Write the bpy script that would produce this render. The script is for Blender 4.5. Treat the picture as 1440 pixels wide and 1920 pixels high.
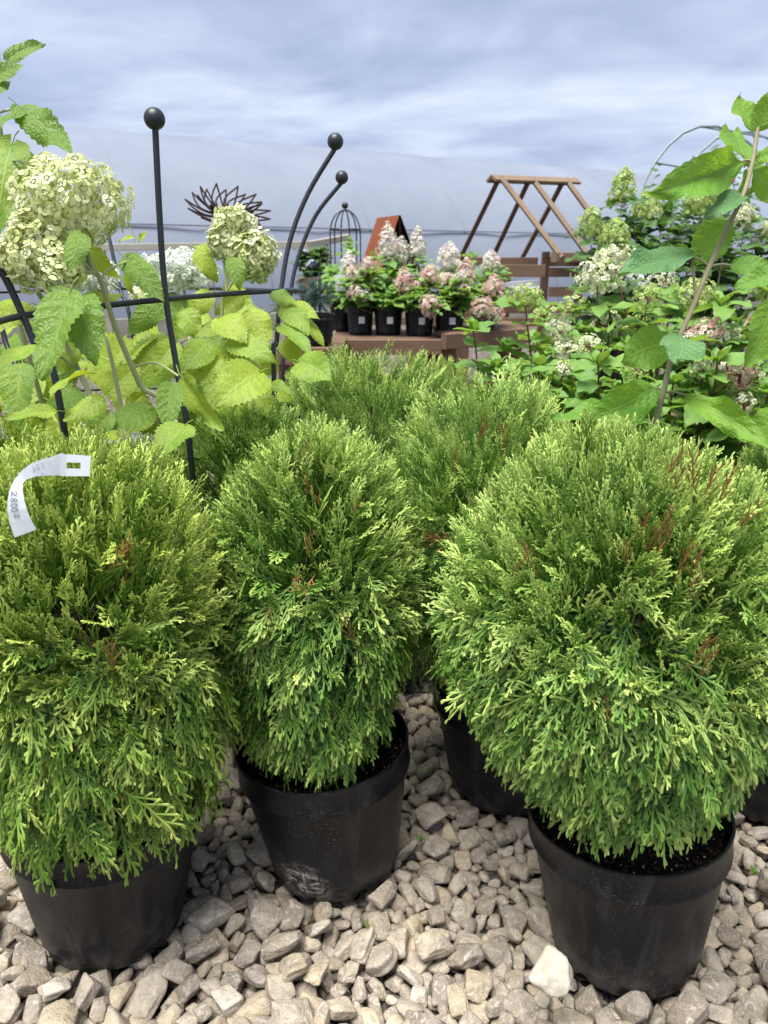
import bpy, bmesh, math, random
import numpy as np
from mathutils import Vector, Matrix, Quaternion

for o in list(bpy.data.objects): bpy.data.objects.remove(o)
SC = bpy.context.scene
COL = SC.collection
rad = math.radians

# ------------------------------------------------------------------ camera, sky, sun, exposure
CAM_H, CAM_PITCH, FPX = 1.03, rad(18.5), 1420.0
cam = bpy.data.cameras.new('camera')
cam.sensor_fit = 'HORIZONTAL'; cam.sensor_width = 36.0; cam.lens = 36.0 * FPX / 1440.0
cam.clip_start = 0.02; cam.clip_end = 3000
cam.dof.use_dof = True; cam.dof.focus_distance = 1.12; cam.dof.aperture_fstop = 12.0
cam_o = bpy.data.objects.new('camera', cam); COL.objects.link(cam_o)
cam_o.location = (0, 0, CAM_H); cam_o.rotation_euler = (rad(90) - CAM_PITCH, 0, 0)
SC.camera = cam_o

SUN_EL, SUN_AZ = rad(74), rad(-140)          # azimuth measured from straight ahead (+Y), negative = left
wd = bpy.data.worlds.new('World'); SC.world = wd; wd.use_nodes = True
nt = wd.node_tree; nt.nodes.clear()
def wn(t, **k):
    n = nt.nodes.new(t)
    for a, b in k.items(): setattr(n, a, b)
    return n
L = nt.links.new
out = wn('ShaderNodeOutputWorld'); bg = wn('ShaderNodeBackground'); bg.inputs['Strength'].default_value = 0.10
sky = wn('ShaderNodeTexSky', sky_type='NISHITA', sun_disc=False, sun_elevation=SUN_EL, sun_rotation=SUN_AZ)
tc = wn('ShaderNodeTexCoord'); sep = wn('ShaderNodeSeparateXYZ'); L(tc.outputs['Generated'], sep.inputs[0])
def wmath(op, a, b=None):
    n = wn('ShaderNodeMath', operation=op)
    for i, x in enumerate((a, b)):
        if x is None: continue
        if isinstance(x, (int, float)): n.inputs[i].default_value = x
        else: L(x, n.inputs[i])
    return n.outputs[0]
zc = wmath('ADD', wmath('MAXIMUM', sep.outputs[2], 0.0), 0.20)
comb = wn('ShaderNodeCombineXYZ')
L(wmath('ADD', wmath('DIVIDE', sep.outputs[0], zc), wmath('MULTIPLY', wmath('DIVIDE', sep.outputs[1], zc), 0.25)), comb.inputs[0])
L(wmath('DIVIDE', sep.outputs[1], zc), comb.inputs[1])
def cloud(scale, sx, sy, detail, dist, off):
    m = wn('ShaderNodeMapping'); m.inputs['Scale'].default_value = (sx, sy, 1); m.inputs['Location'].default_value = off
    L(comb.outputs[0], m.inputs[0])
    n = wn('ShaderNodeTexNoise'); n.inputs['Scale'].default_value = scale; n.inputs['Detail'].default_value = detail
    n.inputs['Roughness'].default_value = 0.5; n.inputs['Distortion'].default_value = dist
    L(m.outputs[0], n.inputs['Vector']); return n.outputs['Fac']
c1 = cloud(1.25, 0.8, 1.05, 6, 0.55, (3.1, 1.7, 0)); c2 = cloud(3.4, 0.8, 1.15, 5, 0.4, (7.3, 2.2, 0))
mixn = wmath('ADD', wmath('MULTIPLY', c1, 0.70), wmath('MULTIPLY', c2, 0.30))
ramp = wn('ShaderNodeValToRGB'); L(mixn, ramp.inputs[0])
e = ramp.color_ramp.elements
e[0].position = 0.38; e[0].color = (0.33, 0.39, 0.56, 1)
e[1].position = 0.645; e[1].color = (0.74, 0.80, 0.93, 1)
x = e.new(0.49); x.color = (0.47, 0.54, 0.74, 1)
sc10 = wn('ShaderNodeMix', data_type='RGBA', blend_type='MULTIPLY'); sc10.inputs[0].default_value = 1.0
L(ramp.outputs[0], sc10.inputs[6]); sc10.inputs[7].default_value = (1.92, 1.92, 1.92, 1)
mx = wn('ShaderNodeMix', data_type='RGBA'); mx.inputs[0].default_value = 0.96
L(sky.outputs[0], mx.inputs[6]); L(sc10.outputs[2], mx.inputs[7])
L(mx.outputs[2], bg.inputs[0]); L(bg.outputs[0], out.inputs[0])

sun = bpy.data.lights.new('sun', 'SUN'); sun.energy = 1.5; sun.angle = rad(38); sun.color = (1.0, 0.97, 0.91)
sun_o = bpy.data.objects.new('sun', sun); COL.objects.link(sun_o)
sd = Vector((math.sin(SUN_AZ) * math.cos(SUN_EL), math.cos(SUN_AZ) * math.cos(SUN_EL), math.sin(SUN_EL)))
sun_o.rotation_euler = sd.to_track_quat('Z', 'Y').to_euler(); sun_o.location = (0, 0, 6)
vs = SC.view_settings; vs.view_transform = 'Standard'; vs.look = 'None'; vs.exposure = 2.46; vs.gamma = 1.0; vs.use_curve_mapping = False
SC.render.engine = 'CYCLES'; SC.cycles.use_denoising = True
SC.cycles.max_bounces = 8; SC.cycles.transparent_max_bounces = 8

# ------------------------------------------------------------------ layout helper: photo measurement -> place in the world
_cp, _sp = math.cos(CAM_PITCH), math.sin(CAM_PITCH)
def V(px, py, d):
    """world point that was measured at photo pixel (px, py) and stands d metres deep"""
    a = (px - 720) / FPX; b = (py - 960) / FPX
    return Vector((d * a, d * (_cp - b * _sp), CAM_H + d * (-_sp - b * _cp)))

# ------------------------------------------------------------------ mesh + object helpers
def mesh_np(name, verts, faces, attrs=None, uv=None, smooth=True):
    verts = np.asarray(verts, np.float32); faces = np.asarray(faces, np.int32)
    k = faces.shape[1]; m = bpy.data.meshes.new(name)
    m.vertices.add(len(verts)); m.vertices.foreach_set('co', verts.ravel())
    m.loops.add(faces.size); m.loops.foreach_set('vertex_index', faces.ravel())
    m.polygons.add(len(faces)); m.polygons.foreach_set('loop_start', np.arange(0, faces.size, k, dtype=np.int32))
    m.polygons.foreach_set('loop_total', np.full(len(faces), k, np.int32))
    m.polygons.foreach_set('use_smooth', np.full(len(faces), smooth))
    m.update(calc_edges=True)
    if attrs is not None:
        a = m.attributes.new('tint', 'FLOAT_COLOR', 'POINT')
        c = np.ones((len(verts), 4), np.float32); c[:, :attrs.shape[1]] = attrs
        a.data.foreach_set('color', c.ravel())
    if uv is not None:
        u = m.uv_layers.new(name='UVMap'); u.data.foreach_set('uv', np.asarray(uv, np.float32)[faces.ravel()].ravel())
    return m

class MB:
    """collects quads and triangles, then becomes ONE mesh"""
    def __init__(s): s.v = []; s.f = []
    def add(s, v, f):
        n = len(s.v); s.v += [tuple(map(float, p)) for p in v]; s.f += [tuple(int(i) + n for i in q) for q in f]; return s
    def tube(s, pts, r, n=8, cap=True):
        pts = [Vector(p) for p in pts]; rr = r if isinstance(r, (list, tuple)) else [r] * len(pts)
        up = None; base = len(s.v)
        for i, p in enumerate(pts):
            t = (pts[min(i + 1, len(pts) - 1)] - pts[max(i - 1, 0)]).normalized()
            if up is None:
                a = Vector((0, 0, 1)) if abs(t.z) < 0.9 else Vector((1, 0, 0)); up = t.cross(a).normalized()
            up = (up - t * up.dot(t)).normalized(); w = t.cross(up)
            for k in range(n):
                g = 2 * math.pi * k / n; s.v.append(tuple(p + (up * math.cos(g) + w * math.sin(g)) * rr[i]))
        for i in range(len(pts) - 1):
            for k in range(n):
                a = base + i * n + k; b = base + i * n + (k + 1) % n; s.f.append((a, b, b + n, a + n))
        if cap:
            s.f.append(tuple(base + k for k in range(n))[::-1]); e = base + (len(pts) - 1) * n; s.f.append(tuple(e + k for k in range(n)))
        return s
    def bar(s, p0, p1, w, h, ch=0.12, up=(0, 0, 1)):
        """straight timber from p0 to p1, w wide, h high, chamfered long edges"""
        p0 = Vector(p0); p1 = Vector(p1); t = (p1 - p0).normalized(); u = Vector(up)
        if abs(t.dot(u)) > 0.95: u = Vector((0, 1, 0))
        a = t.cross(u).normalized(); u = a.cross(t); c = ch * min(w, h); W = w / 2; Hh = h / 2
        sec = [(W, Hh - c), (W - c, Hh), (-W + c, Hh), (-W, Hh - c), (-W, -Hh + c), (-W + c, -Hh), (W - c, -Hh), (W, -Hh + c)]
        v = [p0 + a * x + u * y for x, y in sec] + [p1 + a * x + u * y for x, y in sec]
        f = [tuple(range(8)), tuple(range(15, 7, -1))] + [(i, 8 + i, 8 + (i + 1) % 8, (i + 1) % 8) for i in range(8)]
        return s.add(v, f)
    def lathe(s, prof, n=48, M=None, close=False):
        b = len(s.v)
        for r, z in prof:
            for k in range(n):
                g = 2 * math.pi * k / n; p = Vector((r * math.cos(g), r * math.sin(g), z)); s.v.append(tuple(M @ p if M else p))
        for i in range(len(prof) - 1):
            for k in range(n):
                a = b + i * n + k; c = b + i * n + (k + 1) % n; s.f.append((a, c, c + n, a + n))
        if close:
            s.f.append(tuple(b + k for k in range(n))[::-1])
        return s
    def ball(s, c, r, n=16, m=10, sq=(1, 1, 1)):
        c = Vector(c); b = len(s.v); s.v.append(tuple(c + Vector((0, 0, r * sq[2]))))
        for i in range(1, m):
            ph = math.pi * i / m
            for k in range(n):
                g = 2 * math.pi * k / n
                s.v.append(tuple(c + Vector((r * sq[0] * math.sin(ph) * math.cos(g), r * sq[1] * math.sin(ph) * math.sin(g), r * sq[2] * math.cos(ph)))))
        s.v.append(tuple(c - Vector((0, 0, r * sq[2])))); e = len(s.v) - 1
        for k in range(n): s.f.append((b, b + 1 + k, b + 1 + (k + 1) % n)); s.f.append((e, e - n + (k + 1) % n, e - n + k))
        for i in range(m - 2):
            for k in range(n):
                a = b + 1 + i * n + k; c2 = b + 1 + i * n + (k + 1) % n; s.f.append((a, a + n, c2 + n, c2))
        return s
    def mesh(s, name, smooth=True, angle=40):
        m = bpy.data.meshes.new(name); m.from_pydata(s.v, [], s.f); m.update()
        if smooth:
            m.polygons.foreach_set('use_smooth', [True] * len(m.polygons)); m.set_sharp_from_angle(angle=rad(angle))
        return m

def link(name, mesh, mat, parent=None, label=None, cat=None, group=None, kind=None):
    o = bpy.data.objects.new(name, mesh); COL.objects.link(o)
    if mat is not None and mesh is not None:
        if not mesh.materials: mesh.materials.append(mat)
    if parent is not None:
        o.parent = parent
        if parent.type == 'EMPTY': o.matrix_parent_inverse = Matrix.Translation(-Vector(parent.location))
    for k, v in (('label', label), ('category', cat), ('group', group), ('kind', kind)):
        if v: o[k] = v
    return o
def thing(name, label, cat, loc, group=None):
    o = bpy.data.objects.new(name, None); COL.objects.link(o); o.location = loc; o.empty_display_size = 0.05
    o['label'] = label; o['category'] = cat
    if group: o['group'] = group
    return o

# ------------------------------------------------------------------ materials
class M:
    def __init__(s, name):
        s.m = bpy.data.materials.new(name); s.m.use_nodes = True; s.t = s.m.node_tree; s.t.nodes.clear()
        s.o = s.n('ShaderNodeOutputMaterial')
    def n(s, t, **k):
        n = s.t.nodes.new(t)
        for a, b in k.items(): setattr(n, a, b)
        return n
    def put(s, sock, x):
        if x is None: return
        if isinstance(x, bpy.types.NodeSocket): s.t.links.new(x, sock)
        elif isinstance(x, (tuple, list)) and len(x) == 3 and sock.type == 'RGBA': sock.default_value = (*x, 1)
        else: sock.default_value = x
    def math(s, op, a, b=None, clamp=False):
        n = s.n('ShaderNodeMath', operation=op); n.use_clamp = clamp; s.put(n.inputs[0], a); s.put(n.inputs[1], b); return n.outputs[0]
    def mix(s, f, a, b, mode='MIX'):
        n = s.n('ShaderNodeMix', data_type='RGBA', blend_type=mode); s.put(n.inputs[0], f); s.put(n.inputs[6], a); s.put(n.inputs[7], b); return n.outputs[2]
    def ramp(s, f, stops):
        n = s.n('ShaderNodeValToRGB'); s.put(n.inputs[0], f); e = n.color_ramp.elements
        while len(e) < len(stops): e.new(0.5)
        for k, (p, c) in zip(e, stops): k.position = p; k.color = (*c, 1) if len(c) == 3 else c
        return n.outputs[0]
    def val(s, f, a, b, c=0.0, d=1.0):
        n = s.n('ShaderNodeMapRange'); s.put(n.inputs[0], f); n.inputs[1].default_value = a; n.inputs[2].default_value = b
        n.inputs[3].default_value = c; n.inputs[4].default_value = d; return n.outputs[0]
    def coord(s, which='Object', scale=(1, 1, 1)):
        t = s.n('ShaderNodeTexCoord'); m = s.n('ShaderNodeMapping'); m.inputs['Scale'].default_value = scale
        s.t.links.new(t.outputs[which], m.inputs[0]); return m.outputs[0]
    def noise(s, vec, scale, detail=4, rough=0.55, dist=0.0):
        n = s.n('ShaderNodeTexNoise'); s.put(n.inputs['Vector'], vec); n.inputs['Scale'].default_value = scale
        n.inputs['Detail'].default_value = detail; n.inputs['Roughness'].default_value = rough; n.inputs['Distortion'].default_value = dist
        return n.outputs['Fac']
    def voro(s, vec, scale, feat='F1', outp='Distance'):
        n = s.n('ShaderNodeTexVoronoi', feature=feat); s.put(n.inputs['Vector'], vec); n.inputs['Scale'].default_value = scale; return n.outputs[outp]
    def bump(s, h, strength=0.4, dist=0.01, normal=None):
        n = s.n('ShaderNodeBump'); s.put(n.inputs['Height'], h); n.inputs['Strength'].default_value = strength; n.inputs['Distance'].default_value = dist
        if normal is not None: s.put(n.inputs['Normal'], normal)
        return n.outputs[0]
    def rnd(s):
        a = s.n('ShaderNodeObjectInfo').outputs['Random']; b = s.n('ShaderNodeNewGeometry').outputs['Random Per Island']
        return s.math('FRACT', s.math('ADD', a, b))
    def bsdf(s, col, rough=0.5, normal=None, metal=0.0, spec=0.5, trans=0.0, transcol=None, **kw):
        p = s.n('ShaderNodeBsdfPrincipled'); s.put(p.inputs['Base Color'], col); s.put(p.inputs['Roughness'], rough); s.put(p.inputs['Metallic'], metal)
        s.put(p.inputs['Specular IOR Level'], spec)
        if normal is not None: s.put(p.inputs['Normal'], normal)
        r = p.outputs[0]
        if trans:
            t = s.n('ShaderNodeBsdfTranslucent'); s.put(t.inputs[0], transcol if transcol is not None else col)
            if normal is not None: s.put(t.inputs['Normal'], normal)
            x = s.n('ShaderNodeMixShader'); x.inputs[0].default_value = trans; s.t.links.new(r, x.inputs[1]); s.t.links.new(t.outputs[0], x.inputs[2]); r = x.outputs[0]
        s.t.links.new(r, s.o.inputs['Surface']); return s.m

def mat_thuja(name, dark, mid, tip):
    m = M(name); a = m.n('ShaderNodeAttribute', attribute_name='tint'); sp = m.n('ShaderNodeSeparateColor'); m.t.links.new(a.outputs['Color'], sp.inputs[0])
    vec = m.coord('Object'); n = m.noise(vec, 9, 3)
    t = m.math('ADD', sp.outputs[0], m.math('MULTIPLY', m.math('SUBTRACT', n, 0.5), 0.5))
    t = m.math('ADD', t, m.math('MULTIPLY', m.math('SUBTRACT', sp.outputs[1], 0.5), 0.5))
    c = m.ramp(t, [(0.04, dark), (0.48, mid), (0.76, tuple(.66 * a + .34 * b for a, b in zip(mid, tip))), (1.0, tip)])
    f = m.noise(vec, 900, 1)
    c = m.mix(m.val(f, 0.35, 0.65, 0.0, 0.12), c, (0.016, 0.05, 0.01))
    d = m.mix(m.noise(vec, 300, 2), (0.22, 0.085, 0.03), (0.48, 0.23, 0.08))
    c = m.mix(sp.outputs[2], c, d)
    b = m.bump(f, 0.3, 0.0012)
    return m.bsdf(c, 0.48, b, spec=0.5, trans=0.17)

def mat_leaf(name, c_a, c_b, vein, trans=0.4, pucker=0.6, scorch=0.0):
    m = M(name); uvn = m.n('ShaderNodeTexCoord'); sp = m.n('ShaderNodeSeparateXYZ'); m.t.links.new(uvn.outputs['UV'], sp.inputs[0])
    u = sp.outputs[0]; v = m.math('MULTIPLY', m.math('ABSOLUTE', m.math('SUBTRACT', sp.outputs[1], 0.5)), 2.0)
    wob = m.math('MULTIPLY', m.noise(m.coord('Object'), 4.0, 2), 0.9)
    lat = m.math('ABSOLUTE', m.math('SUBTRACT', m.math('FRACT', m.math('SUBTRACT', m.math('ADD', m.math('MULTIPLY', u, 7.0), wob), m.math('MULTIPLY', m.math('POWER', v, 0.8), 1.6))), 0.5))
    lv = m.val(lat, 0.44, 0.5); mid = m.val(v, 0.055, 0.015)
    ve = m.math('MAXIMUM', m.math('MULTIPLY', lv, m.val(v, 1.0, 0.2, 0.25, 0.8)), mid)
    oi = m.n('ShaderNodeObjectInfo'); vec = m.coord('Object'); n = m.noise(vec, 5, 4)
    c = m.mix(m.rnd(), c_a, c_b)
    c = m.mix(m.val(n, 0.4, 0.75, 0.0, 0.45), c, tuple(x * k for x, k in zip(c_b, (1.3, 1.05, 0.8))))
    c = m.mix(m.math('MULTIPLY', ve, 0.5), c, vein)
    if scorch:
        sel = m.math('MULTIPLY', m.val(m.rnd(), 0.72, 0.9), m.val(m.math('ADD', m.noise(vec, 14, 5), m.math('MULTIPLY', u, 0.16)), 0.66, 0.76))
        c = m.mix(m.math('MULTIPLY', sel, scorch), c, (0.06, 0.03, 0.012))
    cell = m.voro(m.coord('UV', (18, 9, 1)), 1.0, 'DISTANCE_TO_EDGE')
    h = m.math('SUBTRACT', m.math('ADD', m.math('MULTIPLY', m.val(lat, 0.5, 0.0), 0.30), m.math('MULTIPLY', m.val(cell, 0.0, 0.4), 0.35)), m.math('MULTIPLY', ve, 0.6))
    b = m.bump(h, pucker, 0.02)
    back = m.n('ShaderNodeNewGeometry').outputs['Backfacing']
    c = m.mix(m.math('MULTIPLY', back, 0.35), c, tuple(min(1, x * 1.35 + 0.03) for x in c_a))
    return m.bsdf(c, m.val(n, 0.2, 0.8, 0.38, 0.58), b, spec=0.4, trans=trans, transcol=m.mix(0.6, c, tuple(min(1, x * k) for x, k in zip(c_b, (1.7, 1.5, 0.7)))))

def mat_petal(name, stops, trans=0.35):
    m = M(name); c = m.ramp(m.rnd(), stops); n = m.noise(m.coord('Object'), 12, 3)
    c = m.mix(m.val(n, 0.45, 0.8, 0, 0.3), c, stops[0][1])
    return m.bsdf(c, 0.55, None, spec=0.3, trans=trans)

def mat_wood(name, a, b, scale):
    m = M(name); vec = m.coord('Object', scale); g = m.noise(vec, 6, 6, 0.65, 0.4); k = m.noise(m.coord('Object'), 3.5, 3)
    c = m.mix(g, a, b); c = m.mix(m.val(k, 0.35, 0.75, 0, 0.5), c, tuple(x * 0.55 for x in a))
    c = m.mix(m.math('MULTIPLY', m.rnd(), 0.35), c, tuple(x * 1.3 for x in b))
    return m.bsdf(c, 0.75, m.bump(g, 0.5, 0.006), spec=0.25)

def mat_stone(name):
    m = M(name); vec = m.coord('Object'); r = m.rnd(); oi = m.n('ShaderNodeNewGeometry')
    pos = m.n('ShaderNodeMapping'); m.t.links.new(oi.outputs['Position'], pos.inputs[0]); P = pos.outputs[0]
    c = m.ramp(r, [(0.0, (0.42, 0.345, 0.265)), (0.16, (0.59, 0.505, 0.385)), (0.32, (0.31, 0.265, 0.22)), (0.5, (0.67, 0.58, 0.445)), (0.66, (0.46, 0.395, 0.315)), (0.82, (0.67, 0.55, 0.37)), (0.92, (0.34, 0.28, 0.215)), (1.0, (0.76, 0.685, 0.56))])
    n1 = m.noise(P, 45, 6, 0.6, 0.3); n2 = m.noise(P, 260, 5, 0.65); n3 = m.noise(P, 90, 4, 0.5, 1.2)
    c = m.mix(m.val(n1, 0.38, 0.66, 0.0, 0.7), c, (0.20, 0.162, 0.125))
    c = m.mix(m.val(n3, 0.53, 0.68, 0.0, 0.8), c, (0.66, 0.60, 0.51))
    c = m.mix(m.val(m.math('ABSOLUTE', m.math('SUBTRACT', n3, 0.5)), 0.012, 0.0, 0.0, 0.55), c, (0.72, 0.68, 0.6))
    c = m.mix(m.val(m.noise(P, 22, 3), 0.58, 0.75, 0.0, 0.5), c, (0.47, 0.37, 0.19))
    c = m.mix(m.val(n2, 0.3, 0.7, 0.25, 0.0), c, (0.1, 0.085, 0.07))
    h = m.math('ADD', m.math('MULTIPLY', n1, 0.7), m.math('MULTIPLY', n2, 0.35))
    return m.bsdf(c, m.val(n1, 0.3, 0.7, 0.6, 0.9), m.bump(h, 1.0, 0.009), spec=0.3)

def mat_pot(name, dust=0.5, scuff=None):
    m = M(name); P = m.n('ShaderNodeNewGeometry').outputs['Position']
    n1 = m.noise(P, 14, 4, 0.6); n2 = m.noise(P, 420, 2, 0.5); n3 = m.noise(m.coord('Object', (9, 9, 2.2)), 3, 5, 0.6, 0.8)
    c = m.mix(n1, (0.0040, 0.0046, 0.0068), (0.0078, 0.009, 0.0125))
    c = m.mix(m.val(n3, 0.50, 0.74, 0.0, 0.55 * dust), c, (0.10, 0.096, 0.092))
    if scuff:
        vd = m.n('ShaderNodeVectorMath', operation='DISTANCE'); m.put(vd.inputs[0], P); vd.inputs[1].default_value = scuff[0]
        c = m.mix(m.math('MULTIPLY', m.val(vd.outputs['Value'], scuff[1], scuff[1] * .3), m.val(m.noise(m.coord('Object', (1, 1, 1.6)), 70, 6, 0.75, 0.8), 0.47, 0.62)), c, (0.62, 0.58, 0.50))
    c = m.mix(m.math('MULTIPLY', m.math('MULTIPLY', m.val(n2, 0.655, 0.685), 0.5), m.val(m.noise(P, 9, 3), 0.42, 0.66)), c, (0.36, 0.33, 0.28))
    zz = m.n('ShaderNodeSeparateXYZ'); m.put(zz.inputs[0], P); c = m.mix(m.math('MULTIPLY', m.val(zz.outputs[2], 0.10, 0.0), m.val(m.noise(P, 17, 5, 0.7), 0.42, 0.70, 0.0, 0.5)), c, (0.17, 0.15, 0.125))
    c = m.mix(m.math('MULTIPLY', m.val(m.noise(P, 34, 6, 0.8, 0.6), 0.70, 0.74), 0.55), c, (0.55, 0.52, 0.47))
    ro = m.val(n3, 0.3, 0.7, 0.30, 0.5)
    return m.bsdf(c, ro, m.bump(m.noise(P, 22, 3), 0.12, 0.01), spec=0.26)

MT = {}
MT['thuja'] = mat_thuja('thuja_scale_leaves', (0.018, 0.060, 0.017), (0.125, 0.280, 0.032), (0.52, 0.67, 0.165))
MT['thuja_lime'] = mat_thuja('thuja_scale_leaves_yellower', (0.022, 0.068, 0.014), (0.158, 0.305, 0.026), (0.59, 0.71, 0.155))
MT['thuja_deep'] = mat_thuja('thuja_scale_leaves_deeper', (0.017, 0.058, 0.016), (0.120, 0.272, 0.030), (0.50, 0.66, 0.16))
MT['stone'] = mat_stone('crushed_limestone')
MT['pot'] = mat_pot('black_plastic', 0.6)
MT['pot_scuffed'] = mat_pot('black_plastic_limescale', 0.5, ((-.135, 1.008, .035), .055))
m = M('potting_soil'); P = m.n('ShaderNodeNewGeometry').outputs['Position']; n = m.noise(P, 160, 5, 0.7)
c = m.mix(n, (0.008, 0.0055, 0.004), (0.045, 0.028, 0.019)); c = m.mix(m.math('MULTIPLY', m.val(m.voro(P, 260), 0.16, 0.08), m.val(m.noise(P, 60, 2), 0.5, 0.62)), c, (0.24, 0.16, 0.09))
MT['soil'] = m.bsdf(c, 0.95, m.bump(n, 1.0, 0.01), spec=0.1)
m = M('bark'); P = m.n('ShaderNodeNewGeometry').outputs['Position']; n = m.noise(P, 90, 5)
MT['bark'] = m.bsdf(m.mix(n, (0.030, 0.018, 0.012), (0.10, 0.06, 0.036)), 0.85, m.bump(n, 0.8, 0.004))
m = M('dry_twig'); MT['dry'] = m.bsdf((0.22, 0.09, 0.035), 0.8)
m = M('perlite'); MT['perlite'] = m.bsdf((0.75, 0.73, 0.68), 0.8)
m = M('black_powder_coat'); P = m.n('ShaderNodeNewGeometry').outputs['Position']; n = m.noise(P, 500, 2)
MT['iron'] = m.bsdf(m.mix(m.noise(P, 12, 3), (0.010, 0.012, 0.016), (0.02, 0.023, 0.03)), 0.42, m.bump(n, 0.15, 0.001), spec=0.5)
m = M('galvanised_grey'); MT['grey_iron'] = m.bsdf((0.20, 0.25, 0.26), 0.5, spec=0.5)
m = M('corten_rust'); P = m.n('ShaderNodeNewGeometry').outputs['Position']; n = m.noise(P, 11, 6, 0.7)
MT['rust'] = m.bsdf(m.mix(n, (0.12, 0.036, 0.018), (0.27, 0.085, 0.030)), 0.85, m.bump(n, 0.3, 0.01), spec=0.2)
m = M('dark_rust'); n = m.noise(m.n('ShaderNodeNewGeometry').outputs['Position'], 40, 5)
MT['dark_rust'] = m.bsdf(m.mix(m.val(n, 0.4, 0.65), (0.014, 0.009, 0.008), (0.055, 0.022, 0.014)), 0.75, spec=0.3)
MT['wood'] = mat_wood('stained_timber', (0.105, 0.064, 0.042), (0.20, 0.124, 0.082), (2, 14, 14))
MT['wood_up'] = mat_wood('stained_timber_upright', (0.095, 0.050, 0.032), (0.18, 0.10, 0.06), (14, 14, 2))
MT['wood_grey'] = mat_wood('weathered_timber', (0.15, 0.10, 0.064), (0.26, 0.185, 0.125), (3, 14, 6))
MT['wood_dark'] = mat_wood('dark_timber', (0.070, 0.042, 0.030), (0.125, 0.076, 0.050), (6, 14, 6))
MT['fence'] = mat_wood('lichen_grey_timber', (0.26, 0.25, 0.20), (0.42, 0.40, 0.33), (3, 14, 14))
m = M('white_card'); MT['card'] = m.bsdf(m.mix(m.noise(m.coord('Object'), 30, 2), (0.72, 0.76, 0.82), (0.80, 0.83, 0.87)), 0.5, spec=0.4, trans=0.15)
m = M('pencil'); MT['pencil'] = m.bsdf((0.12, 0.13, 0.17), 0.7)
m = M('faint_pencil'); MT['faint'] = m.bsdf((0.42, 0.44, 0.50), 0.7)
MT['leaf_arb'] = mat_leaf('golden_hydrangea_leaf', (0.10, 0.225, 0.022), (0.40, 0.485, 0.034), (0.52, 0.59, 0.16), 0.34, 0.22, 0.9)
MT['leaf_arb_green'] = mat_leaf('mid_green_hydrangea_leaf', (0.095, 0.20, 0.024), (0.19, 0.30, 0.03), (0.28, 0.38, 0.09), 0.36, 0.32, 1.0)
MT['leaf_mac'] = mat_leaf('broad_hydrangea_leaf', (0.105, 0.26, 0.026), (0.20, 0.36, 0.028), (0.38, 0.50, 0.12), 0.40, 0.28)
MT['leaf_mac_blue'] = mat_leaf('broad_hydrangea_leaf_top', (0.075, 0.19, 0.06), (0.11, 0.24, 0.065), (0.26, 0.38, 0.15), 0.25, 0.3)
MT['leaf_pan'] = mat_leaf('panicle_hydrangea_leaf', (0.105, 0.24, 0.052), (0.22, 0.38, 0.065), (0.30, 0.41, 0.13), 0.38, 0.18)
MT['leaf_dark'] = mat_leaf('dark_shrub_leaf', (0.05, 0.125, 0.036), (0.11, 0.22, 0.05), (0.13, 0.22, 0.08), 0.3, 0.3)
MT['pet_lime'] = mat_petal('lime_petals', [(0.0, (0.60, 0.65, 0.26)), (0.5, (0.74, 0.78, 0.42)), (1.0, (0.84, 0.85, 0.60))], 0.4)
MT['pet_white'] = mat_petal('white_petals', [(0.0, (0.66, 0.74, 0.58)), (0.6, (0.80, 0.84, 0.76)), (1.0, (0.86, 0.88, 0.84))])
MT['pet_green'] = mat_petal('green_panicle_petals', [(0.0, (0.34, 0.48, 0.11)), (0.6, (0.50, 0.63, 0.18)), (1.0, (0.68, 0.73, 0.34))], 0.4)
MT['pet_cream'] = mat_petal('cream_petals', [(0.0, (0.50, 0.58, 0.24)), (0.5, (0.72, 0.74, 0.48)), (1.0, (0.84, 0.83, 0.68))])
MT['pet_pink'] = mat_petal('pink_cream_petals', [(0.0, (0.62, 0.28, 0.26)), (0.25, (0.74, 0.47, 0.43)), (0.5, (0.78, 0.62, 0.53)), (0.75, (0.80, 0.76, 0.62)), (1.0, (0.62, 0.62, 0.40))])
MT['pet_whitepink'] = mat_petal('white_pink_petals', [(0.0, (0.78, 0.54, 0.54)), (0.3, (0.82, 0.78, 0.74)), (0.7, (0.84, 0.84, 0.72)), (1.0, (0.66, 0.72, 0.42))])
m = M('pale_stem'); n = m.noise(m.coord('Object'), 60, 4)
MT['stem_pale'] = m.bsdf(m.mix(n, (0.30, 0.36, 0.14), (0.42, 0.42, 0.22)), 0.6)
m = M('woody_stem'); n = m.noise(m.n('ShaderNodeNewGeometry').outputs['Position'], 60, 4)
MT['stem_wood'] = m.bsdf(m.mix(n, (0.22, 0.19, 0.10), (0.33, 0.30, 0.17)), 0.65, m.bump(n, 0.4, 0.003))
m = M('red_stem'); MT['stem_red'] = m.bsdf(m.mix(m.noise(m.coord('Object'), 30, 3), (0.11, 0.022, 0.02), (0.17, 0.07, 0.035)), 0.55)

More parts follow.
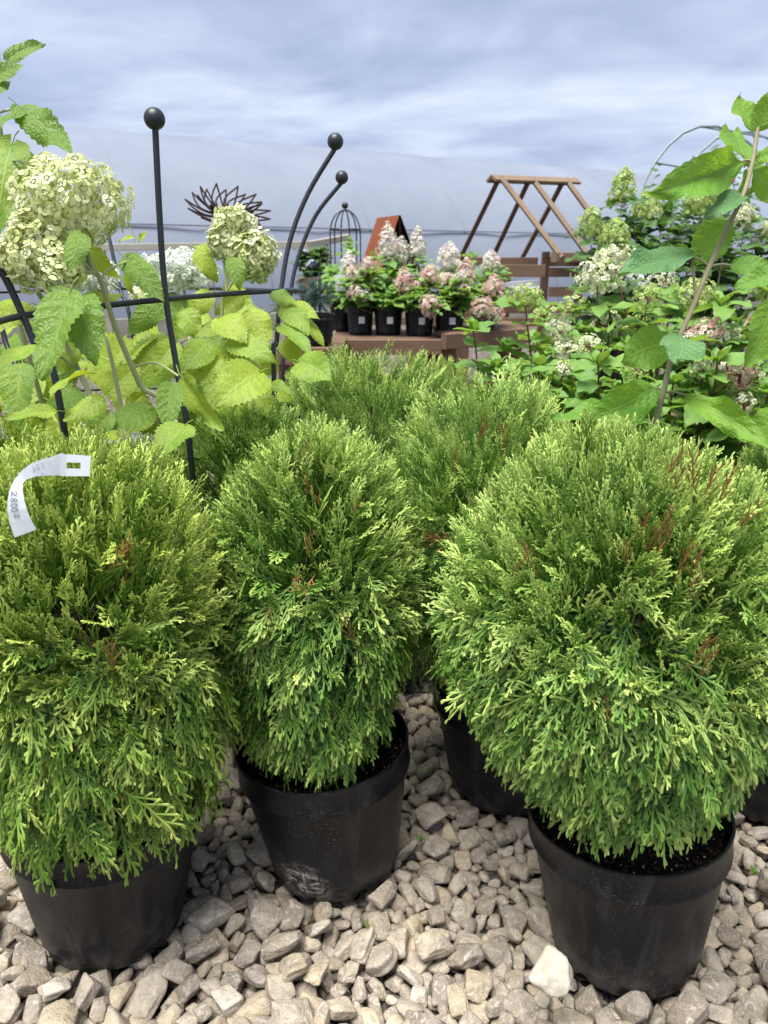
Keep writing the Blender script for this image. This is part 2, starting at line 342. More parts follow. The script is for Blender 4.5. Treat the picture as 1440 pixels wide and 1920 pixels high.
# ================================================================== GROUND AND GRAVEL
POTS = dict(right=(0.385, 0.935, -0.055, -0.07), left=(-0.45, 0.985, 0.04, 0.0), middle=(-0.087, 1.115, -0.085, -0.03), back=(0.253, 1.336, -0.01, 0.06),
            leftback=(-0.22, 1.43, 0.0, 0.0), centreback=(0.0, 1.78, 0.0, 0.0), rightback=(0.80, 1.27, 0.03, 0.0), farleft=(-0.86, 1.42, 0.0, 0.0))
m = M('gravel_bed'); P = m.n('ShaderNodeNewGeometry').outputs['Position']
vo = m.n('ShaderNodeTexVoronoi', feature='F1'); m.put(vo.inputs['Vector'], P); vo.inputs['Scale'].default_value = 24
ed = m.voro(P, 24, 'DISTANCE_TO_EDGE'); sp = m.n('ShaderNodeSeparateColor'); m.put(sp.inputs[0], vo.outputs['Color'])
c = m.ramp(sp.outputs[0], [(0.0, (0.20, 0.175, 0.15)), (0.5, (0.34, 0.30, 0.25)), (1.0, (0.42, 0.37, 0.30))])
c = m.mix(m.noise(P, 90, 4), c, (0.2, 0.17, 0.14)); c = m.mix(m.val(ed, 0.0, 0.09, 0.85, 0.0), c, (0.05, 0.042, 0.035))
MT['gravel'] = m.bsdf(c, 0.9, m.bump(m.val(ed, 0.0, 0.25), 1.0, 0.03), spec=0.2)
gz = -0.034
ground = link('gravel_ground', MB().add([(-160, -30, gz), (160, -30, gz), (160, 260, gz), (-160, 260, gz)], [(0, 1, 2, 3)]).mesh('gravel_ground', False), MT['gravel'], kind='structure')

def ico(level):
    t = (1 + 5 ** .5) / 2
    v = [(-1, t, 0), (1, t, 0), (-1, -t, 0), (1, -t, 0), (0, -1, t), (0, 1, t), (0, -1, -t), (0, 1, -t), (t, 0, -1), (t, 0, 1), (-t, 0, -1), (-t, 0, 1)]
    f = [(0, 11, 5), (0, 5, 1), (0, 1, 7), (0, 7, 10), (0, 10, 11), (1, 5, 9), (5, 11, 4), (11, 10, 2), (10, 7, 6), (7, 1, 8), (3, 9, 4), (3, 4, 2), (3, 2, 6), (3, 6, 8), (3, 8, 9), (4, 9, 5), (2, 4, 11), (6, 2, 10), (8, 6, 7), (9, 8, 1)]
    v = [np.array(p) / np.linalg.norm(p) for p in v]
    for _ in range(level):
        c = {}; g = []
        def mid(a, b):
            k = (min(a, b), max(a, b))
            if k not in c:
                q = v[a] + v[b]; c[k] = len(v); v.append(q / np.linalg.norm(q))
            return c[k]
        for a, b, d in f:
            x, y, z = mid(a, b), mid(b, d), mid(d, a); g += [(a, x, z), (b, y, x), (d, z, y), (x, y, z)]
        f = g
    return np.array(v), np.array(f)
def stone_shape(seed, level=2, p=34.):
    r = np.random.RandomState(500 + seed); v, f = ico(level); k = r.randint(7, 12)
    n = r.normal(size=(k, 3)); n /= np.linalg.norm(n, axis=1)[:, None]
    n = np.vstack([n, np.eye(3), -np.eye(3)]); d = np.r_[r.uniform(.66, .95, k), r.uniform(.76, 1, 6)]
    q = np.clip(v @ n.T, 1e-3, None) / d; w = (q ** p).sum(1) ** (-1 / p)
    w *= 1 + .03 * np.sin(v @ r.normal(size=3) * 4 + r.uniform(0, 6)) + .014 * np.sin(v @ r.normal(size=3) * 11)
    return v * w[:, None] * np.array([1.12, r.uniform(.72, .98), r.uniform(.55, .8)]), f
def pack_stones(N, X0, X1, Y0, Y1, floor, pots, seed=4):
    r = np.random.RandomState(seed); P = []
    while len(P) < N:
        x, y = r.uniform(X0, X1), r.uniform(Y0, Y1)
        if all((x - a) ** 2 + (y - b) ** 2 > .125 ** 2 for a, b in pots): P.append((x, y, r.uniform(floor + .02, floor + .12)))
    P = np.array(P); u = r.uniform(size=N); R = np.where(u < .80, .0096 + .0096 * u, .0172 + .0092 * (u - .80) / .20)
    for it in range(240):
        if it % 12 == 0:
            d2 = ((P[:, None, :] - P[None]) ** 2).sum(2); I, J = np.where(np.triu(d2 < (R[:, None] + R[None] + .012) ** 2, 1))
        P[:, 2] -= .0016 * (1 - it / 290)
        for _ in range(2):
            d = P[I] - P[J]; Ln = np.linalg.norm(d, axis=1) + 1e-9; o = np.clip(R[I] + R[J] - Ln, 0, None) * .42
            c = d / Ln[:, None] * o[:, None]; np.add.at(P, I, c); np.add.at(P, J, -c)
        P[:, 2] = np.maximum(P[:, 2], floor + R * .8)
        P[:, 0] = np.clip(P[:, 0], X0, X1); P[:, 1] = np.clip(P[:, 1], Y0, Y1)
        for a, b in pots:
            dx = P[:, 0] - a; dy = P[:, 1] - b; Ln = np.hypot(dx, dy) + 1e-9; k = (Ln < .113 + R * .85) & (P[:, 2] + R * .7 > -.012)
            s = (.113 + R * .85) / Ln; P[k, 0] = a + (dx * s)[k]; P[k, 1] = b + (dy * s)[k]
    return P, R
SV = [stone_shape(i) for i in range(20)]; SVH = [stone_shape(i, 3) for i in range(20)]
SP, SR = pack_stones(2850, -.84, .95, .57, 1.66, -.038, [p[:2] for p in POTS.values()])
rs = np.random.RandomState(8)
def rotm(r):
    y = r.uniform(0, 6.283); tl = r.normal(0, .38, 2)
    return (Matrix.Rotation(y, 3, 'Z') @ Matrix.Rotation(tl[0], 3, 'X') @ Matrix.Rotation(tl[1], 3, 'Y'))
smesh = []
for i, (v, f) in enumerate(SVH):
    q = mesh_np('stone', v, f); q.materials.append(MT['stone']); smesh.append(q)
srt = [(rs.randint(20), rotm(rs), Vector((rs.uniform(1.05, 1.42), rs.uniform(1.0, 1.25), rs.uniform(.95, 1.2)))) for _ in SP]
# the stones that show largest become parts of the ground, the rest one mass of gravel
def screen(p):
    x, y, z = p[0], p[1], p[2] - CAM_H; dd = y * _cp - z * _sp; u = y * _sp + z * _cp
    return 720 + FPX * x / dd, 960 - FPX * u / dd, dd
score = []
for i in range(len(SP)):
    px, py, dd = screen(SP[i]); ok = -40 < px < 1480 and 1250 < py < 1960
    cover = ((SP[:, 0] - SP[i, 0]) ** 2 + (SP[:, 1] - SP[i, 1]) ** 2 < (SR[i] * 0.9) ** 2) & (SP[:, 2] > SP[i, 2] + SR[i] * .55)
    hid = any(math.hypot(SP[i, 0] - a, SP[i, 1] - b) < .12 or (abs(SP[i, 0] - a * SP[i, 1] / b) < .11 and b < SP[i, 1] < b + .28) for a, b, _, _ in POTS.values())
    score.append((SR[i] / dd) * (1 if ok else 0.01) * (0.15 if cover.any() else 1) * (0.3 if hid else 1))
SL = [stone_shape(i, 1) for i in range(20)]; so = sorted(score)[::-1]; scut = so[800]; slow = so[2300]
top = set(np.argsort(score)[::-1][:299].tolist())
bv = []; bf = []; nb = 0
for i in range(len(SP)):
    k, R3, s = srt[i]; v, f = SV[k] if score[i] > scut else SL[k]
    if score[i] < slow: continue
    if i in top:
        o = link('stone', smesh[k], None, ground); o.location = SP[i]; o.rotation_euler = R3.to_euler(); o.scale = s * float(SR[i])
    else:
        A = np.array(R3) @ np.diag(list(s * float(SR[i]))); bv.append(v @ A.T + SP[i]); bf.append(f + nb); nb += len(v)
link('gravel', mesh_np('gravel', np.vstack(bv), np.vstack(bf)), MT['stone'], ground, kind='stuff')
o = link('stone', smesh[3], None, ground, label='large pale cream stone leaning on the front right pot'); o.location = V(1042, 1826, 1.018); o.scale = (.027, .030, .034); o.rotation_euler = (0.35, -0.25, 0.9)
m = M('pale_stone'); P = m.n('ShaderNodeNewGeometry').outputs['Position']; n = m.noise(P, 70, 5)
pm = mesh_np('pale_stone', *stone_shape(77, 3, 12.)); pm.materials.append(m.bsdf(m.mix(m.val(n, .35, .7), (0.56, 0.52, 0.42), (0.40, 0.35, 0.26)), 0.85, m.bump(n, .6, .005))); o.data = pm
# coarser gravel further back, between the benches
r2 = np.random.RandomState(31); bv = []; bf = []; nb = 0; lv = [stone_shape(i, 1) for i in range(8)]
for i in range(1000):
    y = 1.72 + 3.6 * r2.uniform() ** 1.3; x = r2.uniform(-.62, .62) * (y + .5); v, f = lv[r2.randint(8)]; A = np.array(rotm(r2)) * r2.uniform(.018, .034)
    bv.append(v @ A.T + (x, y, gz + r2.uniform(.004, .02))); bf.append(f + nb); nb += len(v)
link('gravel', mesh_np('gravel_far', np.vstack(bv), np.vstack(bf)), MT['stone'], ground, kind='stuff')

# ================================================================== POLYTUNNEL
ax = Vector((math.sin(rad(58.6)), math.cos(rad(58.6)), 0)); pr = Vector((-ax.y, ax.x, 0))   # along, and away from camera
W0 = Vector((0, 13.3, 0)); HW, HB, HR = 3.6, 1.5, 3.12
prof = [(HW - HW * math.cos(t), -.03 + (HR + .03) * math.sin(t)) for t in np.linspace(0, math.pi / 2, 18)]
prof = prof + [(2 * HW - a, b) for a, b in prof[::-1][1:]]
S0, S1, HOOP = -26, 26, 2.0
m = M('polytunnel_film'); P = m.n('ShaderNodeNewGeometry').outputs['Position']; n = m.noise(P, .7, 3)
wr = m.noise(m.coord('Object', (1, 1, .35)), 5, 4, .6, .5)
MT['film'] = m.bsdf(m.mix(m.val(n, .35, .7), (0.33, 0.37, 0.455), (0.39, 0.43, 0.515)), 0.42, m.bump(wr, .12, .05), spec=0.35, trans=0.42)
tun = thing('polytunnel', 'long white plastic film polytunnel behind the benches', 'greenhouse', W0)
ns = 105; vv = []; ff = []
for i in range(ns):
    s = S0 + (S1 - S0) * i / (ns - 1); sag = .035 * (1 - abs(math.cos(math.pi * s / HOOP)) ** .6)
    for j, (a, b) in enumerate(prof):
        dx, dz = a - HW, b - 1.2; ln = math.hypot(dx, dz); vv.append(W0 + ax * s + pr * (a - dx / ln * sag) + Vector((0, 0, b - max(0, dz) / ln * sag)))
k = len(prof)
for i in range(ns - 1):
    for j in range(k - 1): ff.append((i * k + j, (i + 1) * k + j, (i + 1) * k + j + 1, i * k + j + 1))
link('film', MB().add(vv, ff).mesh('film'), MT['film'], tun)
m = M('hoop_steel'); MT['hoop'] = m.bsdf((0.17, 0.19, 0.24), 0.6)
for q in range(int((S1 - S0) / HOOP) + 1):
    s = S0 + q * HOOP
    hp_ = []
    for j, (a, b) in enumerate(prof):
        (a0, b0), (a1, b1) = prof[max(j - 1, 0)], prof[min(j + 1, len(prof) - 1)]; ln = math.hypot(a1 - a0, b1 - b0); nx, nz = -(b1 - b0) / ln, (a1 - a0) / ln
        hp_.append(W0 + ax * s + pr * (a - nx * .021) + Vector((0, 0, b - nz * .021)))
    link('hoop', MB().tube(hp_, .03, 8).mesh('hoop'), MT['hoop'], tun)
link('film_batten', MB().bar(W0 + ax * S0 + pr * .425 + Vector((0, 0, HB)), W0 + ax * S1 + pr * .425 + Vector((0, 0, HB)), .03, .02).mesh('film_batten', False), MT['hoop'], tun)
link('base_board', MB().bar(W0 + ax * S0 - pr * .03 + Vector((0, 0, .1)), W0 + ax * S1 - pr * .03 + Vector((0, 0, .1)), .04, .25).mesh('base_board', False), MT['fence'], tun)

# ================================================================== FENCE RAIL, BENCHES, TIMBER FRAMES
def timber(parent, name, p0, p1, w, h, mt='wood', up=(0, 0, 1)):
    return link(name, MB().bar(p0, p1, w, h, .1, up).mesh(name, False), MT[mt], parent)
def drop(p, z=0.0): return Vector((p[0], p[1], gz + z))
def on(px, py, z):
    """world point on the horizontal plane z that was measured at photo pixel (px, py)"""
    a = V(px, py, 1.0) - Vector((0, 0, CAM_H)); return Vector((0, 0, CAM_H)) + a * ((z - CAM_H) / a.z)
fn = thing('rail_fence', 'grey weathered post and rail fence before the polytunnel', 'fence', drop(V(400, 462, 8.0)))
rp = [V(-40, 468, 8.6), V(190, 464, 8.2), V(577, 459, 8.0), V(655, 445, 8.9)]
for a, b in zip(rp[:-1], rp[1:]): timber(fn, 'rail', a, b, .05, .07, 'fence')
for p in rp + [V(390, 461.5, 8.1), V(610, 452, 8.45)]: timber(fn, 'post', drop(p), p + Vector((0, 0, .0)) - Vector((0, 0, .03)), .07, .07, 'fence')

def bench(label, p_left, p_right, depth, nplank, legs, rail_h=.045, group='slatted timber display benches'):
    """display bench: front rail between two measured points, planks behind it, legs to the ground"""
    b = thing('display_bench', label, 'bench', drop(p_left), group); zt = (p_left.z + p_right.z) / 2
    pl = Vector((p_left.x, p_left.y, zt)); prr = Vector((p_right.x, p_right.y, zt)); bk = Vector((0, 1, 0)); t = (prr - pl).normalized()
    timber(b, 'front_rail', pl - Vector((0, 0, rail_h)), prr - Vector((0, 0, rail_h)), .045, rail_h * 2)
    for i in range(nplank):
        y = .055 + depth * (i + .5) / nplank; timber(b, 'plank', pl + bk * y + Vector((0, 0, -.012)), prr + bk * y + Vector((0, 0, -.012)), depth / nplank * .84, .024)
    for x in legs:
        for y in (.045, depth + .02):
            q = pl.lerp(prr, x) + bk * y; timber(b, 'leg', drop(q), q - Vector((0, 0, .03)), .075, .06, 'wood_up')
    timber(b, 'stretcher', pl + bk * .04 - Vector((0, 0, .34)), prr + bk * .04 - Vector((0, 0, .34)), .03, .06)
    return b, zt
B1, Z1 = bench('long brown bench under the pink panicle hydrangeas', V(622, 636, 4.45), V(828, 636, 4.45), .62, 5, (.22, .86))
B2, Z2 = bench('short brown bench under the potted blue spruce', V(520, 651, 3.92), V(641, 651, 3.92), .5, 4, (.1, .93))
B3, Z3 = bench('brown bench at the right end of the pink hydrangea row', V(832, 629, 4.4), V(985, 612, 4.75), .55, 4, (.06, .9))
B4, Z4 = bench('tall brown bench behind the flowers under the rusty roof', V(560, 520, 6.0), V(880, 520, 6.0), .6, 4, (.03, .35, .68, .97))

# slatted timber planter / pallet wall that carries the A-frame
pw = thing('pallet_wall', 'brown slatted timber wall beneath the wooden A-frame', 'pallet wall', drop(V(1000, 560, 5.6)))
for x0, x1, y0, y1, d in [(872, 1008, 483, 498, 5.75), (938, 1022, 497, 519, 5.55), (1031, 1092, 482, 499, 5.6), (1029, 1092, 502, 519, 5.6), (1029, 1088, 538, 556, 5.6),
                          (900, 1022, 571, 587, 5.6), (1029, 1088, 571, 586, 5.6), (872, 1022, 596, 612, 5.5), (872, 1022, 540, 553, 6.1), (872, 1010, 625, 642, 5.6)]:
    ym = (y0 + y1) / 2; timber(pw, 'slat', V(x0, ym, d), V(x1, ym, d), .025, (y1 - y0) / FPX * d)
for x, y, d in [(1024, 472, 5.62), (878, 484, 5.85), (1090, 480, 5.66), (952, 500, 6.15)]:
    q = V(x, y, d); timber(pw, 'post', drop(q), q, .055, .05, 'wood_up')
cr = thing('white_tray', 'white shallow plastic tray between the slats of the timber wall', 'tray', V(965, 545, 5.85))
mb = MB(); q0, q1 = V(935, 546, 5.8), V(1000, 540, 5.95); mb.bar(q0, q1, .25, .03); link('tray_floor', mb.mesh('tray_floor', False), MT['card'], cr)
link('tray_rim', MB().bar(q0 + Vector((0, -.12, .035)), q1 + Vector((0, -.12, .035)), .012, .06).mesh('tray_rim', False), MT['card'], cr)

af = thing('wooden_a_frame', 'brown wooden A-frame trellis with crossed rafters', 'trellis', drop(V(990, 470, 5.9)))
ra, rb = V(921, 328, 5.75), V(1080, 334, 6.1)
off = Vector((0, 0, 0)); t = (rb - ra).normalized(); sd_ = Vector((t.y, -t.x, 0))
for sgn in (1, -1):
    dn = Vector((0, 0, -.025)); timber(af, 'ridge_board', ra + sd_ * .03 * sgn + dn, rb + sd_ * .03 * sgn + dn, .075, .02, 'wood_grey', up=Vector((sd_.x * .6 * sgn, sd_.y * .6 * sgn, 1)))
for (tx, ty, td, bx, by, bd, mt) in [(936, 334, 5.79, 866, 478, 6.35, 'wood_dark'), (940, 334, 5.75, 1054, 484, 5.45, 'wood_grey'), (992, 338, 5.92, 922, 486, 6.45, 'wood_dark'), (1000, 338, 5.9, 1108, 486, 5.6, 'wood_grey'),
                                     (1056, 340, 6.06, 978, 486, 6.6, 'wood_dark'), (1062, 338, 6.04, 1170, 486, 5.75, 'wood_grey')]:
    timber(af, 'rafter', V(tx, ty, td), V(bx, by, bd), .034, .046, mt, up=(0, 1, 0))
timber(af, 'base_rail', V(862, 489, 6.38), V(984, 492, 6.65), .06, .07, 'wood'); timber(af, 'base_rail', V(1038, 482, 5.45), V(1180, 482, 5.8), .06, .07, 'wood_grey')

# corten A-roof ornament
cs = V(730, 500, 6.1); co = thing('rusty_metal_roof', 'rust-orange steel A-shaped roof shelter with a dark open gable', 'ornament', cs)
r0, r1 = V(708, 409, 6.45), V(749, 404, 6.0); l0, l1 = V(676, 506, 6.5), V(714, 512, 6.05); g0, g1 = V(752, 502, 6.75), V(788, 508, 6.3)
def sheet(a, b, c, d, th=.006):
    n = (b - a).cross(d - a).normalized() * th; v = [a, b, c, d, a + n, b + n, c + n, d + n]
    return MB().add(v, [(0, 1, 2, 3), (7, 6, 5, 4), (0, 4, 5, 1), (1, 5, 6, 2), (2, 6, 7, 3), (3, 7, 4, 0)])
link('roof_sheet', sheet(r0, l0, l1, r1).mesh('roof_sheet', False), MT['rust'], co); link('roof_sheet', sheet(g0, r0 + Vector((.004, 0, 0)), r1 + Vector((.004, 0, 0)), g1).mesh('roof_sheet', False), MT['dark_rust'], co)
link('back_sheet', MB().add([r0, l0, g0], [(0, 1, 2)]).mesh('back_sheet', False), MT['dark_rust'], co)
link('gable_rod', MB().tube([r1 + Vector((0, .02, -.01)), V(752, 505, 6.15)], .008, 6).mesh('gable_rod'), MT['dark_rust'], co)
link('floor_sheet', sheet(l0, g0, g1, l1).mesh('floor_sheet', False), MT['dark_rust'], co)

# wire cupola with a ball
wc = V(648, 470, 5.6); cu = thing('wire_cupola', 'thin dark wire dome plant support with a small ball on top', 'plant support', drop(wc))
Rc = 29 / FPX * 5.6; zt = V(648, 395, 5.6).z; zr = V(648, 431, 5.6).z
for k in range(6):
    g = k * math.pi / 3 + .3; px_ = [Vector((wc.x + Rc * math.cos(g) * w, wc.y + Rc * math.sin(g) * w, z)) for w, z in [(1, gz), (1, zr - .25), (1, zr - .03)] + [(math.cos(t), zr - .03 + (zt - zr + .03) * math.sin(t)) for t in np.linspace(.1, math.pi / 2, 8)]]
    link('wire', MB().tube(px_, .0055, 6).mesh('wire'), MT['iron'], cu)
link('ring', MB().tube([Vector((wc.x + Rc * math.cos(a), wc.y + Rc * math.sin(a), zr)) for a in np.linspace(0, 2 * math.pi, 33)], .0055, 6, False).mesh('ring'), MT['iron'], cu)
link('finial', MB().ball((wc.x, wc.y, zt + .03), .024).mesh('finial'), MT['iron'], cu)

# grey garden arch far right
ar = thing('garden_arch', 'pale grey metal garden arch rising above the right hand shrubs', 'arch', drop(V(1330, 480, 6.0)))
def arch_path(dx, d):
    pts = [(1196, 480), (1198, 380), (1210, 338), (1228, 305), (1252, 274), (1280, 250), (1312, 237), (1345, 237), (1375, 247), (1405, 268), (1435, 300), (1458, 345), (1468, 400), (1470, 480)]
    return [V(x + dx, y + dx * .17, d) for x, y in pts]
pa, pb = arch_path(0, 6.0), arch_path(62, 6.6)
for p in (pa, pb):
    link('hoop', MB().tube([drop(p[0])] + p + [drop(p[-1])], .011, 8).mesh('hoop'), MT['grey_iron'], ar)
for i in (1, 3, 6, 8, 10, 12): link('rung', MB().tube([pa[i], pb[i]], .008, 6).mesh('rung'), MT['grey_iron'], ar)

# ================================================================== GLOBE ARBORVITAE IN BLACK POTS
def twig(acc, p0, d, ln, nrm, w0, w1, t0, t1, bend, seg=2):
    """one flattened scale-leaf twig: diamond section, rounded club tip"""
    V_, F_, T_ = acc; d = d / np.linalg.norm(d); lat = np.cross(nrm, d); ss = (0, .5, .88) if seg == 2 else (0, .85)
    b = sum(len(x) for x in V_); ring = []
    for s in ss:
        c = p0 + d * ln * s + bend * (s * s) * ln; w = (w0 + (w1 - w0) * s) * .5
        ring += [c + lat * w, c + nrm * w * .95, c - lat * w]
    tip = p0 + d * ln + bend * ln; ring.append(tip)
    V_.append(np.array(ring)); n = len(ss)
    for i in range(n - 1):
        for k in range(2):
            a = b + i * 3 + k; c = b + i * 3 + k + 1; F_ += [(a, c, c + 3), (a, c + 3, a + 3)]
    e = b + (n - 1) * 3
    for k in range(2): F_.append((e + k, e + k + 1, b + n * 3))
    T_.append(np.array([t0 + (t1 - t0) * s for s in ss for _ in range(3)] + [t1]))
def make_spray(seed, lod):
    r = np.random.RandomState(900 + seed); acc = ([], [], []); Ln = 1.0; nz = np.array([0, 0, 1.]); ex = np.array([1., 0, 0])
    cb = np.array([0, r.uniform(-.12, .12), r.uniform(-.06, .04)])
    def axis(s): return ex * s + cb * s * s
    twig(acc, np.zeros(3), ex, 1.0, nz, .030, .040, 0, .95, cb)
    ns = {0: 9, 1: 8, 2: 6}[lod]
    for k in range(ns):
        s = .16 + .74 * k / (ns - 1) + r.uniform(-.03, .03); sg = 1 if k % 2 else -1; a = rad(r.uniform(26, 54)); ln = (.50 - .30 * s) * r.uniform(.8, 1.2)
        zt = r.uniform(-.22, .18); d = np.array([math.cos(a), sg * math.sin(a), zt]); p = axis(s); bd = np.array([.14, -sg * .10, zt * -.3])
        twig(acc, p, d, ln, nz, .026, .044, s * .55, .72 + .3 * s + r.uniform(-.1, .1), bd, 1)
        if lod < 2:
            for j in range(2 if lod == 0 else 1):
                u = (.38, .62, .8)[j]; q = p + d / np.linalg.norm(d) * ln * u + bd * u * u * ln; sg2 = (1 if j % 2 else -1) * sg; a2 = math.atan2(d[1], d[0]) + sg2 * rad(r.uniform(26, 44)) * -1
                twig(acc, q, np.array([math.cos(a2), math.sin(a2), r.uniform(-.3, .3)]), ln * r.uniform(.32, .5), nz, .025, .044, s * .6 + .2, .9 + r.uniform(-.15, .15), np.array([.06, 0, -.05]), 1)
    return np.vstack(acc[0]), np.array(acc[1]), np.concatenate(acc[2])
SPR = {l: [make_spray(i + 40 * l, l) for i in range(18)] for l in (0, 1, 2)}
UP = np.array([0, 0, 1.])
def nrmz(v): return v / (np.linalg.norm(v) + 1e-9)

def crown_mesh(name, seed, c, rx, ry, rz, n_out, n_in, lod, Lmin=.052, Lmax=.105, dead=0, dead_px=(), split=.12, shrink=.15, sq=2.7):
    r = np.random.RandomState(seed); c = np.array(c); Rr = np.array([rx, ry, rz]); NV = []; NF = []; NA = []; off = 0
    ncl = max(30, n_out // 11); cl = []
    while len(cl) < ncl:
        n = nrmz(r.normal(size=3))
        if n[2] < -.93: continue
        if n[1] > .25 and n[2] < .4 and r.uniform() < .74: continue
        if n[2] < 0 and r.uniform() < .25: continue
        cl.append((n, r.normal(0, .034), nrmz(r.normal(size=3))))
    lump = [(r.normal(size=3) * 2.4, r.uniform(0, 6.3)) for _ in range(4)]
    def emit(var, base, g, nm, Ls, droop, tone, dd, wide=1.0, tmul=1.0, toff=0.0):
        nonlocal off
        v, f, t = var; lat = np.cross(nm, g); q = base + Ls * (v[:, :1] * g + v[:, 1:2] * lat * wide + v[:, 2:3] * nm)
        q[:, 2] -= droop * Ls * np.clip(v[:, 0], 0, 2) ** 2
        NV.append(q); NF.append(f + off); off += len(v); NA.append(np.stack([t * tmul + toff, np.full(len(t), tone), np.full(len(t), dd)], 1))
    def place(n, rr, lo, clj=None, isdead=0.0, inner=False):
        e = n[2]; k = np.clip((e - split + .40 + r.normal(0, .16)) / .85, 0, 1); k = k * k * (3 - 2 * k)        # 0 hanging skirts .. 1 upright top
        lf = 1 + .035 * sum(math.sin(float(n @ a) + b) for a, b in lump)
        rr = rr * (1 - shrink * max(0, -e) ** 1.2)
        rr = rr * (math.hypot(n[0], n[1]) ** sq + abs(n[2]) ** sq) ** (-1 / sq)
        S = c + Rr * n * rr * lf
        out = nrmz(n / Rr)
        tg = nrmz(np.cross(UP, out) + 1e-4); g = out * (.46 + .34 * k) + UP * (-.66 + 1.31 * k) + r.normal(size=3) * .17 + tg * r.normal(0, .27 * (1 - k) + .04)
        if clj is not None: g = g + clj
        g = nrmz(g); Ls = r.uniform(Lmin, Lmax) * (1 - .18 * k) * (1.0 if not inner else 1.35)
        nm = out * (1.0 - .55 * k) + r.normal(size=3) * (.30 + .75 * k); nm = nrmz(nm - g * (nm @ g))
        base = S - g * Ls * .82
        emit(SPR[lo][r.randint(18)], base, g, nm, Ls, (.26 * (1 - k) + .02) * r.uniform(.4, 1.3), r.uniform(), isdead, r.uniform(.8, 1.1) * (1 - .25 * k), (r.uniform(.54, .94) + .30 * k) if not inner else .72, .05 + .15 * k)  # paler tips on top, duller skirts: light from above put into the colour
    per = n_out // ncl
    for n0, dr, tj in cl:
        tn = r.uniform(-.1, .1)
        for j in range(per):
            n = nrmz(n0 + r.normal(size=3) * .15)
            if n[2] < -.95: continue
            place(n, 1 + dr + r.normal(0, .022) + (abs(r.normal(0, .05)) if r.uniform() < .03 else 0), lod, (n - n0) * 1.3 + tj * .12)
    for j in range(n_in):
        n = nrmz(r.normal(size=3) + np.array([0, 0, .35])); place(n, r.uniform(.55, .88), 2, None, 0, True)
    for j in range(dead):
        n = nrmz(np.array([r.uniform(-1, 1), -1 + r.uniform(0, .5), r.uniform(-.5, .9)])); place(n, r.uniform(.97, 1.05), 2, None, 1.0)
    for px, py in dead_px:
        o = np.array([0, 0, CAM_H]); dv = np.array(V(px, py, 1)) - o; a = (dv / Rr) @ (dv / Rr); b = 2 * ((o - c) / Rr) @ (dv / Rr); q = ((o - c) / Rr) @ ((o - c) / Rr) - 1.0; D_ = b * b - 4 * a * q
        if D_ > 0:
            p = o + dv * (-b - math.sqrt(D_)) / (2 * a); n = nrmz((p - c) / Rr); g = nrmz(np.array([r.uniform(-.4, .4), -.45, 1.0]))
            nm = nrmz(np.array([0, -1, .1]) + r.normal(size=3) * .3); nm = nrmz(nm - g * (nm @ g))
            v, f, t = SPR[2][r.randint(10)]; emit((v, f, t), p - g * .030 + n * .016, g, nm, r.uniform(.055, .08), 0, r.uniform(), 1.0, .55)
    return mesh_np(name, np.vstack(NV), np.vstack(NF), np.vstack(NA))

def pot_matrix(cx, cy, tx, ty, z0=0.0):
    a = Vector((math.sin(tx), -math.sin(ty), 0)); a.z = math.sqrt(1 - a.x ** 2 - a.y ** 2)
    return Matrix.Translation((cx, cy, z0)) @ a.to_track_quat('Z', 'Y').to_matrix().to_4x4()
def pot_prof(rb, rt, h):
    k = h / .25; s = lambda z: rb + (rt - .006 - rb) * z / .205
    return [(rb - .012, .007 * k), (rb - .005, 0), (rb - .001, .003), (s(.004), .012 * k), (s(.022), .024 * k), (s(.0225) + .0008, .026 * k), (s(.03), .029 * k), (s(.1), .1 * k), (s(.15), .15 * k), (s(.196), .197 * k), (s(.2) + .0006, .2005 * k),
            (s(.2) + .0062, .2025 * k), (s(.2) + .0066, .205 * k), (s(.2) + .0052, .209 * k), (rt - .0012, .244 * k), (rt + .0008, .2475 * k), (rt, .25 * k), (rt - .0035, .2495 * k), (rt - .005, .244 * k), (s(.2) - .003, .2 * k), (s(.19) - .003, .185 * k)]
def build_pot(parent, Mx, rb=.112, rt=.151, h=.25, mt='pot', seed=0, n=72):
    mb = MB().lathe(pot_prof(rb, rt, h), n); r = random.Random(seed)
    for i, (x, y, z) in enumerate(mb.v):                      # drainage notches and a little squash
        g = math.atan2(y, x); q = (g * 8 / (2 * math.pi)) % 1
        zz = z + (.009 if i < n * 4 and q < .22 else 0); sq = 1 + .012 * math.sin(2 * g + seed) * z / h
        mb.v[i] = tuple(Mx @ Vector((x * sq, y * sq, zz)))
    p = link('pot', mb.mesh('pot', True, 50), MT[mt], parent)
    b = MB(); b.add([Mx @ Vector((math.cos(a) * (rb - .012), math.sin(a) * (rb - .012), .007)) for a in np.linspace(0, 6.283, 25)[:-1]], [tuple(range(24))])
    return p
